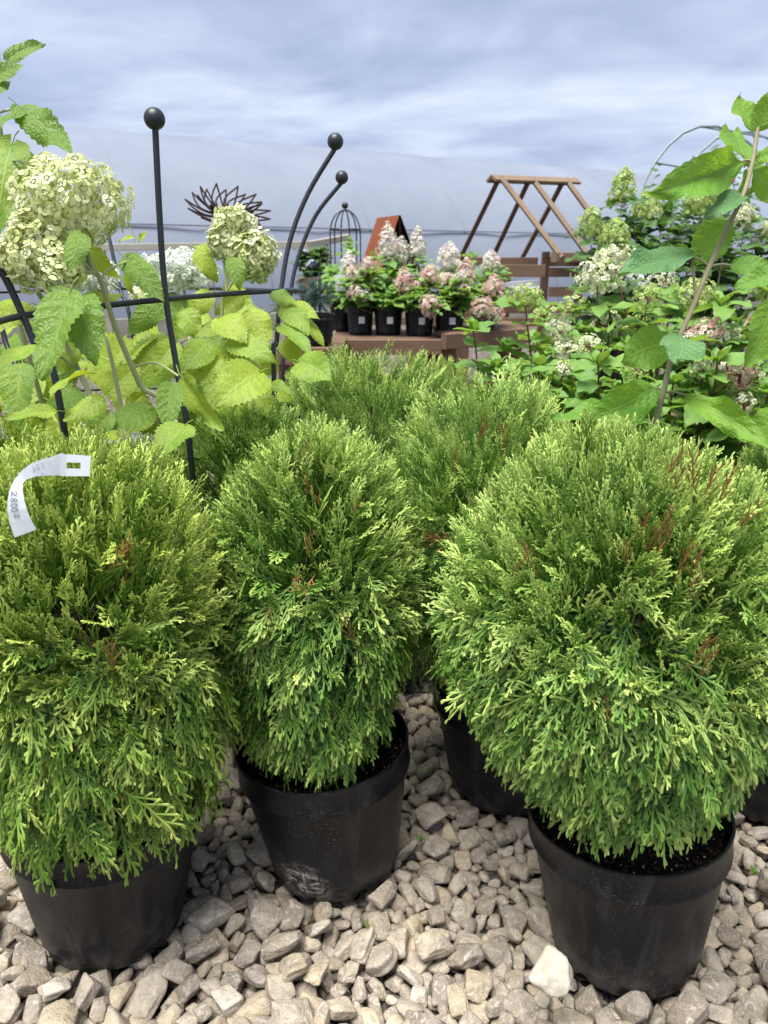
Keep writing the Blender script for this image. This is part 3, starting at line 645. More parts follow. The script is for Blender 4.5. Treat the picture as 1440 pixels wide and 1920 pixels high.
def build_soil(parent, Mx, r_, z, seed=0, bits=True):
    rr = np.random.RandomState(seed); v = [(0, 0, z + .012)]; f = []; n = 40
    for i in range(1, 10):
        for k in range(n):
            g = 2 * math.pi * k / n; w = r_ * i / 9; v.append((w * math.cos(g), w * math.sin(g), z + .012 * (1 - (i / 9) ** 2) + rr.uniform(-.0035, .0035)))
    for k in range(n): f.append((0, 1 + k, 1 + (k + 1) % n))
    for i in range(8):
        for k in range(n): a = 1 + i * n + k; b = 1 + i * n + (k + 1) % n; f.append((a, a + n, b + n, b))
    s = link('soil', MB().add([Mx @ Vector(p) for p in v], f).mesh('soil'), MT['soil'], parent)
    if bits:
        iv, if_ = ico(0)
        def scatter(nm, cnt, sz, mt, stretch):
            V_ = []; F_ = []
            for i in range(cnt):
                g = rr.uniform(0, 6.283); w = r_ * math.sqrt(rr.uniform(.1, .95)); A = np.array(rotm(rr)) @ np.diag([sz * stretch, sz, sz * .8]) * rr.uniform(.5, 1.2)
                p = Mx @ Vector((w * math.cos(g), w * math.sin(g), z + .006 + .01 * (1 - (w / r_) ** 2))); V_.append(iv @ A.T + np.array(p)); F_.append(if_ + i * len(iv))
            link(nm, mesh_np(nm, np.vstack(V_), np.vstack(F_)), MT[mt], s, kind='stuff')
        scatter('bark_chips', 420, .0021, 'bark', 1.7); scatter('perlite_grains', 60, .0016, 'perlite', 1); scatter('dry_needles', 36, .0009, 'dry', 8)
    return s

THJ = {}
def thuja(key, label, crown, mt, n_out, n_in, lod, seed, pot=True, dead=0, dead_px=(), split=.12, bits=True, Ls=(.050, .094), shrink=.15, sq=2.7):
    px, py, tx, ty = POTS[key] if key in POTS else key
    cx, cy, zb, zt, rx, ry = crown
    root = thing('globe_arborvitae', label, 'shrub', (px, py, gz if not pot else 0.0), 'globe arborvitae in black pots')
    Mx = pot_matrix(px, py, tx, ty, -.008)
    if pot: build_pot(root, Mx, seed=seed, mt='pot_scuffed' if key == 'middle' else 'pot'); build_soil(root, Mx, .143, .212, seed, bits)
    c = ((cx), cy, zb + (zt - zb) * .5); b0 = Mx @ Vector((0, 0, .2)); t = Vector((cx, cy, zt - .12))
    mb = MB().tube([b0, b0.lerp(t, .35) + Vector((.008, 0, 0)), b0.lerp(t, .7) - Vector((.006, 0, 0)), t], [.012, .010, .007, .003], 7)
    r = random.Random(seed)
    for i in range(26):
        s = r.uniform(.05, .75); a = r.uniform(0, 6.283); p = b0.lerp(t, s); q = Vector((math.cos(a) * rx * .5, math.sin(a) * ry * .5, r.uniform(-.02, .12)))
        mb.tube([p, p + q * .5 + Vector((0, 0, .01)), p + q], [.0045, .003, .0015], 5)
    link('trunk', mb.mesh('trunk'), MT['bark'], root)
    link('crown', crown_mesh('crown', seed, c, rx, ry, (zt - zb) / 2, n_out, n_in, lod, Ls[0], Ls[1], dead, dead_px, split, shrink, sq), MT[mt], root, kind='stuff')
    return root
#                      cx    cy    zbot  ztop   rx    ry
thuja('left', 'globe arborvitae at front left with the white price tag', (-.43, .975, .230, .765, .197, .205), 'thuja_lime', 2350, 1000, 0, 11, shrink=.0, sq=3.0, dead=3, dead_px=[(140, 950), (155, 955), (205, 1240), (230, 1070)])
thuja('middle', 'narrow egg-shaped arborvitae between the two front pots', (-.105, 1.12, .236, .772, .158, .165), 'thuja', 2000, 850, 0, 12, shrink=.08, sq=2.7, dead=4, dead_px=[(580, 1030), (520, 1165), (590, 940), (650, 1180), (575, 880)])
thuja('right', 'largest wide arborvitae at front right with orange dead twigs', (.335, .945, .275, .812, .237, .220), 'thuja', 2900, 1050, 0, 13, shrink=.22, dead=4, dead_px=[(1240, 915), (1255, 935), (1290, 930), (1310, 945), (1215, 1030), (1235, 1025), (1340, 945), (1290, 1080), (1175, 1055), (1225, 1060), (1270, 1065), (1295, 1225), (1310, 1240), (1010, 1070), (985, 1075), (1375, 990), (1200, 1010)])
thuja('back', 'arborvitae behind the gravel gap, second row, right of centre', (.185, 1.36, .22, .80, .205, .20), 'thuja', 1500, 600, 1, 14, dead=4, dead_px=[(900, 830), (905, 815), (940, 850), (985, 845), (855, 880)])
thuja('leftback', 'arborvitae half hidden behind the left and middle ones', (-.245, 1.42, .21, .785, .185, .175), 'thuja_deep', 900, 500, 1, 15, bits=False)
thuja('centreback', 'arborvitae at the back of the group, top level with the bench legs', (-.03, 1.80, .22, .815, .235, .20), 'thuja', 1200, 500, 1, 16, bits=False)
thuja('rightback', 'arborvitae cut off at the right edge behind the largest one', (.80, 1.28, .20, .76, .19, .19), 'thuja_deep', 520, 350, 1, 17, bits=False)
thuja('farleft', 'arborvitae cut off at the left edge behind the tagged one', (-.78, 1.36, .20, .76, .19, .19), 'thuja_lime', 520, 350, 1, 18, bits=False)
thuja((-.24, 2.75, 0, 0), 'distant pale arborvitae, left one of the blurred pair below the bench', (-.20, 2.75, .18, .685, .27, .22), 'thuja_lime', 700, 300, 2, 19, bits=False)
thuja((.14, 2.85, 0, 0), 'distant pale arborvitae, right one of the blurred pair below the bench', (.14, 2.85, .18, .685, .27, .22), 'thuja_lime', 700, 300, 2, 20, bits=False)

# ------------------------------------------------------------------ price tag on the front left shrub
st = [((170, 855), (168, 893), 0.880), ((148, 853), (147, 893), 0.877), ((125, 852), (125, 893), 0.873), ((113, 850), (112, 892), 0.869), ((95, 857), (100, 891), 0.863), ((76, 862), (84, 892), 0.855), ((58, 869), (68, 893), 0.847),
      ((40, 883), (50, 899), 0.839), ((27, 899), (43, 906), 0.835), ((19, 915), (42, 916), 0.833), ((14, 938), (45, 936), 0.833), ((14, 958), (50, 954), 0.835), ((18, 980), (57, 972), 0.839), ((27, 1008), (68, 993), 0.845)]
def tag_pt(u, v, lift=0.0):
    i = min(int(u), len(st) - 2); f = u - i; a0, b0, d0 = st[i]; a1, b1, d1 = st[i + 1]
    A = V(a0[0] + (a1[0] - a0[0]) * f, a0[1] + (a1[1] - a0[1]) * f, d0 + (d1 - d0) * f - lift); B = V(b0[0] + (b1[0] - b0[0]) * f, b0[1] + (b1[1] - b0[1]) * f, d0 + (d1 - d0) * f + .004 - lift)
    return A.lerp(B, v)
nu, nv = 78, 11; vv = [tag_pt(i * 13 / nu, j / nv) for i in range(nu + 1) for j in range(nv + 1)]; ff = []
for i in range(nu):
    for j in range(nv):
        u = (i + .5) * 13 / nu; w = (j + .5) / nv
        if .75 < u < 2.0 and .40 < w < .62: continue              # punched slot
        a = i * (nv + 1) + j; ff.append((a, a + 1, a + nv + 2, a + nv + 1))
tag = thing('price_tag', 'curled white price tag with pencilled writing on the left shrub', 'tag', tag_pt(3, .5))
link('strip', MB().add(vv, ff).mesh('strip'), MT['card'], tag)
def strokes(name, lines, mt, w):
    mb = MB()
    for ln in lines:
        pts = [tag_pt(u, v, .0012) for u, v in ln]
        for p, q in zip(pts[:-1], pts[1:]):
            t = (q - p); 
            if t.length < 1e-6: continue
            vw = (p - cam_o.location).normalized(); s = t.cross(vw).normalized() * w; e = t.normalized() * w * .6; mb.add([p - s - e, p + s - e, q + s + e, q - s + e], [(0, 1, 2, 3)])
    link(name, mb.mesh(name, False), MT[mt], tag)
def glyph(pts, u0, v0, su, sv): return [(u0 + x * su, v0 + (y - .5) * sv) for x, y in pts]      # reads down the strip
circ = lambda cx, cy, rx, ry, n=14: [(cx + rx * math.cos(a), cy + ry * math.sin(a)) for a in np.linspace(0, 2 * math.pi, n)]
G2 = [(0, .75), (.15, .95), (.4, 1), (.6, .85), (.6, .65), (.35, .35), (0, 0), (.7, .02)]; GZ = [(0, 1), (.7, 1), (0, 0), (.7, 0)]
ls = [glyph(G2, 9.30, .36, .52, .34), glyph(circ(.35, .74, .26, .24), 9.86, .38, .5, .36), glyph(circ(.35, .26, .32, .26), 9.86, .38, .5, .36), glyph(circ(.35, .5, .33, .48), 10.38, .36, .48, .34), glyph(circ(.35, .5, .33, .48), 10.82, .36, .46, .34), glyph(GZ, 11.45, .40, .34, .20)]
strokes('price_figures', ls, 'pencil', .00042)
fl = lambda pts, u0, v0, su, sv: [(u0 - x * su, v0 - (y - .5) * sv) for x, y in pts]
ls = [fl([(0, 0), (.35, 1), (.7, 0)], 6.15, .42, .5, .34), fl([(.15, .4), (.55, .4)], 6.15, .42, .5, .34), fl([(0, 0), (0, 1), (.5, .95), (.55, .6), (0, .5), (.6, 0)], 5.62, .38, .5, .32), fl([(.3, 0), (.3, 1)], 5.1, .36, .5, .30), fl([(0, 1), (.65, 1)], 5.1, .36, .5, .30), fl([(0, .5), (.9, .5)], 4.35, .30, .5, .3), fl([(0, 0), (.3, .6), (.6, 0), (.9, .7)], 5.5, .78, .6, .2)]
strokes('faint_lettering', ls, 'faint', .00040)

# ================================================================== LEAVES, FLORETS, HEADS
def leaf_shape(seed, kind):
    """unit-length leaf along +X, face up +Z, petiole behind the origin; serrated, folded, arched, wavy"""
    r = np.random.RandomState(2000 + seed); w, a, b, heart, fold, curl, serr, pet = {
        'arb': (.40, .42, .80, .10, r.uniform(.0, .45), r.uniform(-.1, 1.0), .07, .30), 'mac': (.27, .62, .80, .0, r.uniform(.1, .5), r.uniform(-.15, .6), .028, .14),
        'pan': (.25, .60, .85, .0, r.uniform(.1, .5), r.uniform(-.1, .7), .04, .10), 'small': (.30, .55, .8, 0, r.uniform(.1, .4), r.uniform(-.1, .5), 0, .06)}[kind]
    ns, nv = {'arb': (26, 8), 'mac': (24, 8), 'pan': (14, 4), 'small': (6, 2)}[kind]
    pk = a / (a + b); nm = pk ** a * (1 - pk) ** b; vs_ = []; uv = []; fs = []; ph = r.uniform(0, 6.3, 3); am = r.uniform(.015, .045); asym = r.uniform(-.06, .06)
    for i in range(ns + 1):
        s = i / ns; hw = w * (max(s, 1e-4) ** a) * (max(1 - s, 0) ** b) / nm
        hw *= 1 - .4 * s ** 5
        if i == 0: hw = w * .10
        for j in range(nv + 1):
            v = 2 * j / nv - 1; e = abs(v); y = hw * v * (1 + (serr * (1 if i % 2 else -1) if e > .99 and 0 < i < ns else 0)) + asym * math.sin(s * math.pi)
            x = s - heart * e ** 1.6 * (1 - s) ** 2 + (serr * .25 if e > .99 and i % 2 else 0)
            z = fold * hw * e - .10 * hw * e * e + am * math.sin(9 * s + ph[0] + 2 * np.sign(v)) * e * e * 1.6 + am * .6 * math.sin(17 * s + ph[1]) * e ** 3
            t = curl * x; R_ = 1 / curl if abs(curl) > .05 else None
            if R_: xx, zz = math.sin(t) * (R_ + 0) * 1.0, -(1 - math.cos(t)) * R_; nx, nz = math.sin(t), math.cos(t); P_ = (xx + nx * z, y, zz + nz * z)
            else: P_ = (x, y, z)
            vs_.append(P_); uv.append((s, j / nv))
    for i in range(ns):
        for j in range(nv): q = i * (nv + 1) + j; fs.append((q, q + 1, q + nv + 2, q + nv + 1))
    if pet:
        n = len(vs_); pr_ = .011; pts = [(0.01, 0, .0), (-pet * .5, 0, .015), (-pet, 0, -.03)]
        for (x, y, z) in pts:
            for k in range(4): vs_.append((x, y + pr_ * math.cos(k * math.pi / 2), z + pr_ * math.sin(k * math.pi / 2) - .005)); uv.append((.02, .5))
        for i in range(2):
            for k in range(4): q = n + i * 4 + k; q2 = n + i * 4 + (k + 1) % 4; fs.append((q, q2, q2 + 4, q + 4))
    v = np.array(vs_); L_ = np.linalg.norm(v[ns * (nv + 1) + nv // 2]); v = v / L_
    tip = v[ns * (nv + 1) + nv // 2]; an = math.atan2(tip[2], tip[0]); ca, sa = math.cos(an), math.sin(an)         # chord lies on +X
    v = np.stack([v[:, 0] * ca + v[:, 2] * sa, v[:, 1], -v[:, 0] * sa + v[:, 2] * ca], 1)
    return v, np.array(fs), np.array(uv)
LV = {k: [leaf_shape(i + 40 * q, k) for i in range(n)] for q, (k, n) in enumerate([('arb', 10), ('mac', 8), ('pan', 10), ('small', 6)])}
_lm = {}
def leaf_mesh(kind, i, mt):
    if (kind, i, mt) not in _lm:
        v, f, u = LV[kind][i]; q = mesh_np('leaf', v, f, uv=u); q.materials.append(MT[mt]); _lm[kind, i, mt] = q
    return _lm[kind, i, mt]
def frame(x, n):
    x = Vector(x).normalized(); n = Vector(n); n = (n - x * n.dot(x)).normalized(); return Matrix((x, n.cross(x), n)).transposed()
def leaf(parent, base, tip, nrm, kind, mt, i, wide=1.0, label=None):
    d = Vector(tip) - Vector(base); R_ = frame(d, nrm); o = link('leaf', leaf_mesh(kind, i % len(LV[kind]), mt), None, parent, label=label)
    o.rotation_mode = 'QUATERNION'; o.rotation_quaternion = R_.to_quaternion(); o.location = base; o.scale = (d.length, d.length * wide, d.length); return o
def leaf_np(kind, i, base, tip, nrm, wide=1.0):
    v, f, u = LV[kind][i % len(LV[kind])]; d = Vector(tip) - Vector(base); R_ = np.array(frame(d, nrm)); return v * np.array([1, wide, 1]) * d.length @ R_.T + np.array(base), f, u
class Mass:
    def __init__(s): s.v = []; s.f = []; s.u = []; s.n = 0
    def add(s, v, f, u=None):
        s.v.append(v); s.f.append(f + s.n); s.n += len(v)
        if u is not None: s.u.append(u)
    def link(s, name, mt, parent, kind='stuff'):
        if not s.v: return
        m_ = mesh_np(name, np.vstack(s.v), np.vstack(s.f), uv=np.vstack(s.u) if s.u else None); return link(name, m_, MT[mt], parent, kind=kind)

def floret_shape(seed, np_=4):
    r = np.random.RandomState(3000 + seed); v = [(0, 0, 0)]; f = []; rows, cols = 3, 3
    for p in range(np_):
        a0 = 2 * math.pi * p / np_ + r.uniform(-.15, .15); b = len(v); ln = r.uniform(.88, 1.08); cup = r.uniform(-.22, .14); tw = r.uniform(-.12, .12)
        for i in range(1, rows + 1):
            s = i / rows; hw = (.24, .52, .36)[i - 1]
            for j in range(cols):
                e = j - 1; x = ln * (s * (1 - .10 * abs(e) * (i == rows)) ); y = hw * e; z = cup * s * s - .07 * abs(e) * s + tw * e * s
                v.append((x * math.cos(a0) - y * math.sin(a0), x * math.sin(a0) + y * math.cos(a0), z))
        for j in range(cols - 1): f.append((0, b + j, b + j + 1, b + j + 1))
        for i in range(rows - 1):
            for j in range(cols - 1): q = b + i * cols + j; f.append((q, q + 1, q + cols + 1, q + cols))
    tri = []
    for q in f: tri += [(q[0], q[1], q[2])] if q[2] == q[3] else [(q[0], q[1], q[2]), (q[0], q[2], q[3])]
    return np.array(v), np.array(tri)
FV = [floret_shape(i) for i in range(8)]
_fm = {}
def floret_mesh(i, mt):
    if (i, mt) not in _fm:
        q = mesh_np('floret', *FV[i]); q.materials.append(MT[mt]); _fm[i, mt] = q
    return _fm[i, mt]
def head(parent, lobes, mt, size, n, seed, single=False, stem=None, stem_mt='stem_pale', cone=False, label=None):
    """flower head: a branching stalk that carries florets spread over one or more lobes (centre, radii)"""
    r = np.random.RandomState(seed); mb = MB(); c0 = Vector(lobes[0][0]); foot = Vector(stem) if stem is not None else c0 - Vector((0, 0, lobes[0][1][2]))
    spots = []; tot = sum(l[1][0] * l[1][2] for l in lobes)
    for c, R_ in lobes:
        c = Vector(c); k = int(n * R_[0] * R_[2] / tot)
        for j in range(k):
            z = 1 - 2 * (j + .5) / k; a = j * 2.39996 + r.uniform(-.25, .25); q = math.sqrt(max(0, 1 - z * z)); d = Vector((q * math.cos(a), q * math.sin(a), z))
            sh = (1.25 - .75 * (z + 1) / 2) if cone else 1.0; sh *= 1 + (.05 if single else .14) * math.sin(3 * a + seed) * q
            lay = 1.0 if r.uniform() < .72 else r.uniform(.62, .88)
            p = c + Vector((d.x * R_[0] * sh, d.y * R_[1] * sh, d.z * R_[2])) * (lay * r.uniform(.88, 1.08)); nn = (d + Vector(r.normal(0, .36, 3)) + Vector((0, 0, .25))).normalized(); spots.append((p, nn))
        mb.tube([foot, foot.lerp(c, .6), c], [.0035, .003, .002], 6)
        for j in range(14):
            d = Vector(r.normal(size=3)).normalized(); mb.tube([foot.lerp(c, r.uniform(.4, 1)), c + Vector((d.x * R_[0], d.y * R_[1], d.z * R_[2])) * .9], [.0015, .0008], 4)
    h = link('flower_head', mb.mesh('flower_head'), MT[stem_mt], parent, label=label); ms = Mass()
    if n > 60:                                                          # florets deeper in the head
        for c, R_ in lobes:
            for j in range(int(n * .5 * R_[0] * R_[2] / tot) if not single else 60):
                d = Vector(r.normal(size=3)).normalized(); p = Vector(c) + Vector((d.x * R_[0], d.y * R_[1], d.z * R_[2])) * r.uniform(.55, .85); x = Vector(r.normal(size=3)); nn = (d + Vector(r.normal(0, .3, 3))).normalized()
                ms.add(FV[j % 8][0] * size * 1.1 @ np.array(frame(x - nn * x.dot(nn), nn)).T + np.array(p), FV[j % 8][1])
    if single: spots.sort(key=lambda q: q[0].y)
    for si, (p, nn) in enumerate(spots):
        x = Vector(r.normal(size=3)); R3 = frame(x - nn * x.dot(nn), nn); s = size * r.uniform(.78, 1.15); i = r.randint(8)
        if si < single:
            o = link('floret', floret_mesh(i, mt), None, h); o.rotation_mode = 'QUATERNION'; o.rotation_quaternion = R3.to_quaternion(); o.location = p; o.scale = (s, s, s)
        else: ms.add(FV[i][0] * s @ np.array(R3).T + np.array(p), FV[i][1])
    ms.link('florets', mt, h); return h
def stem_obj(parent, pts, r0, r1, mt, name='stem', n=8):
    pts = [Vector(p) for p in pts]; P_ = []
    for i in range(len(pts) - 1):                                       # Catmull-Rom
        a, b, c, d = pts[max(i - 1, 0)], pts[i], pts[i + 1], pts[min(i + 2, len(pts) - 1)]
        for k in range(5): t = k / 5; P_.append(.5 * ((2 * b) + (c - a) * t + (2 * a - 5 * b + 4 * c - d) * t * t + (3 * b - a - 3 * c + d) * t ** 3))
    P_.append(pts[-1]); rr = [r0 + (r1 - r0) * i / (len(P_) - 1) for i in range(len(P_))]
    return link(name, MB().tube(P_, rr, n).mesh(name), MT[mt], parent), P_

# ================================================================== LEFT: GOLDEN-LEAVED HYDRANGEA IN A BLACK PLANT SUPPORT
base_l = Vector((-.62, 1.72, gz)); hy = thing('hydrangea_shrub', 'golden-leaved hydrangea with big lime and white flower balls at left', 'hydrangea', base_l)
rl = random.Random(5)
Mx = Matrix.Translation((base_l.x, base_l.y, gz + .03)); build_pot(hy, Mx, .17, .22, .32, n=48); build_soil(hy, Mx, .205, .28, 3, False)
def N(roll=0.0, up=.45):
    return Vector((math.sin(roll), -math.cos(roll) * (1 - up), up)).normalized()
A_ = 'leaf_arb'; G_ = 'leaf_arb_green'
LL = [ # base px, tip px, depth, tip depth offset, width factor, material, normal roll, up
 ((16, 112), (86, 82), 1.30, .05, .42, G_, .1, .2), ((-14, 150), (46, 122), 1.28, .0, .75, G_, -.1, .3), ((-20, 175), (19, 152), 1.26, .03, .8, G_, .2, .3), ((-12, 130), (-2, 88), 1.3, .0, .7, G_, 0, .2),
 ((40, 203), (136, 288), 1.22, -.03, .50, G_, .35, .1), ((36, 206), (-16, 246), 1.24, -.06, .85, G_, -.2, .4), ((22, 272), (-4, 446), 1.30, -.02, .55, A_, .2, .1), ((60, 300), (10, 350), 1.34, .05, .9, A_, .1, .2),
 ((152, 438), (128, 512), 1.10, -.02, .62, G_, .2, .1), ((160, 452), (228, 524), 1.30, .04, .5, A_, -.3, .2), ((158, 478), (142, 545), 1.28, .0, .55, A_, .5, .1), ((153, 568), (92, 538), 1.08, .0, .50, G_, .1, .4),
 ((128, 556), (76, 713), 1.00, -.04, .62, G_, -.15, .25), ((150, 562), (181, 687), 1.02, -.02, .68, G_, .2, .15), ((158, 572), (232, 552), 1.25, .05, .55, A_, 0, .3), ((176, 560), (140, 610), 1.3, .05, .7, A_, 0, .3),
 ((234, 488), (258, 560), 1.36, .0, .45, A_, -.6, .2), ((238, 488), (308, 566), 1.32, -.03, .55, G_, .3, .3), ((300, 560), (240, 628), 1.5, .0, .7, G_, .2, .2), ((52, 572), (-10, 628), 1.2, -.05, .8, A_, .1, .3),
 ((64, 650), (-10, 702), 1.10, -.05, .75, A_, -.2, .5), ((40, 690), (36, 800), 1.25, -.02, .7, A_, .1, .1), ((98, 772), (4, 786), 1.08, -.03, .55, A_, 0, .6), ((156, 702), (94, 752), 1.12, -.04, .55, A_, -.5, .4),
 ((191, 752), (118, 790), 1.10, -.03, .75, A_, .2, .5), ((238, 688), (138, 652), 1.50, .05, 1.0, A_, 0, .3), ((142, 650), (98, 704), 1.35, .0, .75, A_, .2, .1), ((205, 740), (262, 684), 1.42, .03, .95, A_, .1, .3),
 ((278, 768), (196, 806), 1.25, -.05, .85, G_, -.1, .4), ((332, 650), (242, 736), 1.55, -.04, .9, A_, .1, .2), ((232, 676), (304, 622), 1.5, .05, .55, A_, -.2, .5), ((322, 722), (313, 812), 1.22, -.03, .62, G_, .2, .2),
 ((344, 800), (284, 862), 1.16, -.05, .95, A_, -.2, .4), ((204, 778), (164, 834), 1.2, .0, .8, A_, .1, .2), ((120, 776), (86, 840), 1.2, .0, .8, A_, .1, .2), ((388, 643), (350, 694), 1.42, -.04, .95, A_, .1, .2),
 ((412, 660), (357, 730), 1.44, -.03, 1.0, A_, -.1, .25), ((328, 646), (288, 696), 1.5, -.02, .9, A_, .1, .3), ((411, 598), (462, 645), 1.42, -.03, .85, A_, .1, .4), ((434, 636), (519, 681), 1.42, -.03, .62, A_, -.1, .5),
 ((428, 640), (492, 738), 1.45, -.02, .55, A_, .3, .3), ((484, 700), (404, 764), 1.36, -.06, 1.0, A_, .1, .4), ((345, 712), (418, 808), 1.30, -.03, .5, A_, -.8, .3), ((398, 722), (432, 786), 1.40, .0, .8, A_, .2, .2),
 ((470, 586), (502, 650), 1.5, -.02, .9, A_, .1, .2), ((424, 606), (364, 632), 1.45, .0, .7, A_, 0, .5), ((346, 584), (371, 636), 1.52, .0, 1.0, A_, .1, .2), ((526, 574), (600, 598), 1.62, -.03, .65, A_, 0, .6),
 ((534, 580), (578, 630), 1.58, -.04, .7, A_, .2, .4), ((556, 592), (607, 650), 1.62, -.02, .5, A_, .4, .4), ((528, 614), (584, 665), 1.55, -.04, .55, A_, .3, .5), ((534, 640), (566, 684), 1.58, .0, .9, A_, .1, .2),
 ((562, 680), (620, 714), 1.50, -.05, 1.0, A_, 0, .35), ((503, 726), (546, 740), 1.46, -.03, .8, A_, .1, .6), ((510, 552), (556, 566), 1.6, .0, .9, A_, 0, .5), ((360, 590), (318, 640), 1.55, 0, .9, A_, .1, .2),
 ((392, 552), (352, 596), 1.58, .0, .9, A_, .1, .3), ((452, 556), (404, 590), 1.6, .0, .9, A_, .1, .3), ((436, 486), (450, 545), 1.42, .0, .75, G_, .2, .1), ((372, 470), (408, 530), 1.5, .02, .7, A_, .2, .2),
 ((424, 478), (362, 462), 1.52, 0, .6, A_, .2, .4), ((250, 445), (222, 454), 1.5, 0, .45, A_, 0, .5), ((262, 452), (276, 432), 1.5, 0, .6, A_, 0, .4), ((470, 740), (520, 790), 1.42, 0, .8, A_, .2, .4), ((360, 840), (440, 800), 1.42, 0, .9, G_, 0, .3)]
for i, (b, t_, d, dd, w, mt, roll, up) in enumerate(LL):
    leaf(hy, V(*b, d), V(*t_, d + dd), N(roll, up), 'arb', mt, i * 7 + 3, w * .98)
for i in range(86):                                                     # the inner leaves that fill the shrub
    px = rl.uniform(-80, 545); py = rl.uniform(545 if px > 200 else 590, 900); d = rl.uniform(1.58, 2.15); ln = rl.uniform(.075, .13); p = V(px, py, d); a = rl.uniform(0, 6.283)
    q = p + Vector((math.cos(a) * .7, math.sin(a) * .6 - .25, rl.uniform(-.75, .1))).normalized() * ln
    leaf(hy, p, q, Vector((rl.uniform(-.5, .5), -.7, rl.uniform(.1, .9))), 'arb', A_ if rl.random() < .58 else G_, i, rl.uniform(.8, 1.05))
for i in range(44):                                                     # low leaves behind the front shrubs
    px = rl.uniform(-40, 440); py = rl.uniform(740, 930); d = rl.uniform(1.42, 1.75); ln = rl.uniform(.07, .115); p = V(px, py, d); a = rl.uniform(0, 6.283)
    leaf(hy, p, p + Vector((math.cos(a) * .7, math.sin(a) * .5 - .3, rl.uniform(-.7, .15))).normalized() * ln, Vector((rl.uniform(-.6, .6), -.6, rl.uniform(.2, 1))), 'arb', A_ if rl.random() < .5 else G_, i, rl.uniform(.8, 1.0))
def px_lobe(x, y, rx, ry, d): return (V(x, y, d), (rx / FPX * d, rx / FPX * d * .85, ry / FPX * d))
D1 = 1.16
head(hy, [px_lobe(133, 378, 104, 78, D1), px_lobe(62, 478, 66, 62, D1 - .02), px_lobe(112, 505, 44, 50, D1 - .03), px_lobe(92, 432, 74, 52, D1 - .01)], 'pet_lime', .0118, 560, 1, 292, V(176, 512, D1 + .03), label='large drooping lime flower head at the top left')
head(hy, [px_lobe(437, 415, 34, 26, 1.5), px_lobe(470, 478, 48, 48, 1.52), px_lobe(418, 452, 26, 34, 1.5)], 'pet_lime', .0128, 300, 2, False, V(425, 545, 1.52), label='lime flower head below the rusty metal flower')
head(hy, [px_lobe(338, 506, 72, 38, 1.66)], 'pet_white', .0105, 190, 3, False, V(350, 570, 1.66), label='white domed flower head behind the black stake')
head(hy, [px_lobe(184, 520, 42, 34, 1.78)], 'pet_white', .0105, 120, 4, False, V(190, 570, 1.78), label='white flower head behind the lime one')
head(hy, [px_lobe(258, 832, 27, 17, 1.34)], 'pet_white', .0105, 40, 6, False, V(262, 862, 1.34), label='small white flower head low in the leaves')
head(hy, [px_lobe(190, 852, 12, 14, 1.3)], 'pet_white', .009, 20, 7, False, V(195, 880, 1.3))
head(hy, [px_lobe(275, 556, 30, 22, 1.75)], 'pet_lime', .0115, 50, 8, False, V(280, 610, 1.76))
for pts, r0, r1 in [([V(300, 800, 1.36), V(262, 720, 1.30), V(215, 610, 1.25), V(186, 520, 1.21), V(152, 470, 1.18), V(140, 410, 1.16)], .0058, .0035), ([V(240, 880, 1.30), V(233, 800, 1.28), V(215, 700, 1.27), V(198, 632, 1.3)], .0048, .003),
                    ([V(190, 860, 1.4), V(175, 760, 1.38), V(145, 690, 1.36), V(100, 600, 1.3), V(70, 545, 1.2)], .006, .004), ([V(420, 800, 1.55), V(360, 660, 1.64), V(352, 580, 1.66)], .004, .003), ([V(450, 760, 1.58), V(420, 640, 1.56), V(418, 560, 1.54), V(432, 480, 1.52)], .0045, .003),
                    ([V(40, 620, 1.42), V(16, 420, 1.36), V(8, 300, 1.33), V(-6, 200, 1.3), V(-14, 120, 1.3)], .0055, .0035), ([V(230, 720, 1.82), V(198, 620, 1.8), V(188, 550, 1.78)], .004, .003)]:
    stem_obj(hy, [base_l + Vector((rl.uniform(-.06, .1), -.05, .3))] + pts, r0, r1, 'stem_pale')
for a, b, c in [((188, 524, 1.21), (205, 505, 1.24), (238, 490, 1.32)), ((248, 690, 1.29), (290, 680, 1.27), (335, 705, 1.22)), ((8, 305, 1.33), (35, 302, 1.26), (70, 330, 1.2)), ((-4, 212, 1.3), (20, 205, 1.26), (42, 204, 1.22)), ((140, 690, 1.36), (115, 670, 1.25), (80, 650, 1.15)), ((470, 640, 1.6), (500, 590, 1.62), (530, 576, 1.62))]:
    stem_obj(hy, [V(*a), V(*b), V(*c)], .0022, .0018, 'stem_pale', 'leaf_stalk', 6)

# black steel plant support
ob = thing('plant_support', 'black steel plant support with ball finials around the golden hydrangea', 'plant support', Vector((-.76, 1.77, gz)))
def leg(px_pts, ball_r, rr=.0054):
    pts = [V(*p) for p in px_pts]; f = pts[0].copy(); f.z = gz; o, P_ = stem_obj(ob, [f] + pts, rr, rr, 'iron', 'leg', 10)
    if ball_r: link('ball_finial', MB().ball(pts[-1] + Vector((0, 0, ball_r * .7)), ball_r, 20, 14).mesh('ball_finial'), MT['iron'], ob)
leg([(360, 880, 1.36), (333, 700, 1.35), (311, 560, 1.34), (300, 420, 1.31), (291, 238, 1.27)], .0176)
leg([(514, 725, 1.63), (519, 640, 1.64), (527, 545, 1.65), (544, 450, 1.65), (578, 362, 1.64), (629, 277, 1.62)], .0172)
leg([(531, 725, 1.98), (537, 640, 1.99), (545, 548, 2.0), (560, 480, 2.0), (592, 404, 1.99), (641, 342, 1.97)], .0168)
leg([(118, 790, 1.17), (75, 670, 1.16), (42, 590, 1.15), (10, 522, 1.13), (-32, 462, 1.10), (-90, 400, 1.06)], .0176)
leg([(250, 640, 2.25), (226, 545, 2.26), (206, 452, 2.27), (186, 372, 2.28), (150, 300, 2.28)], 0)
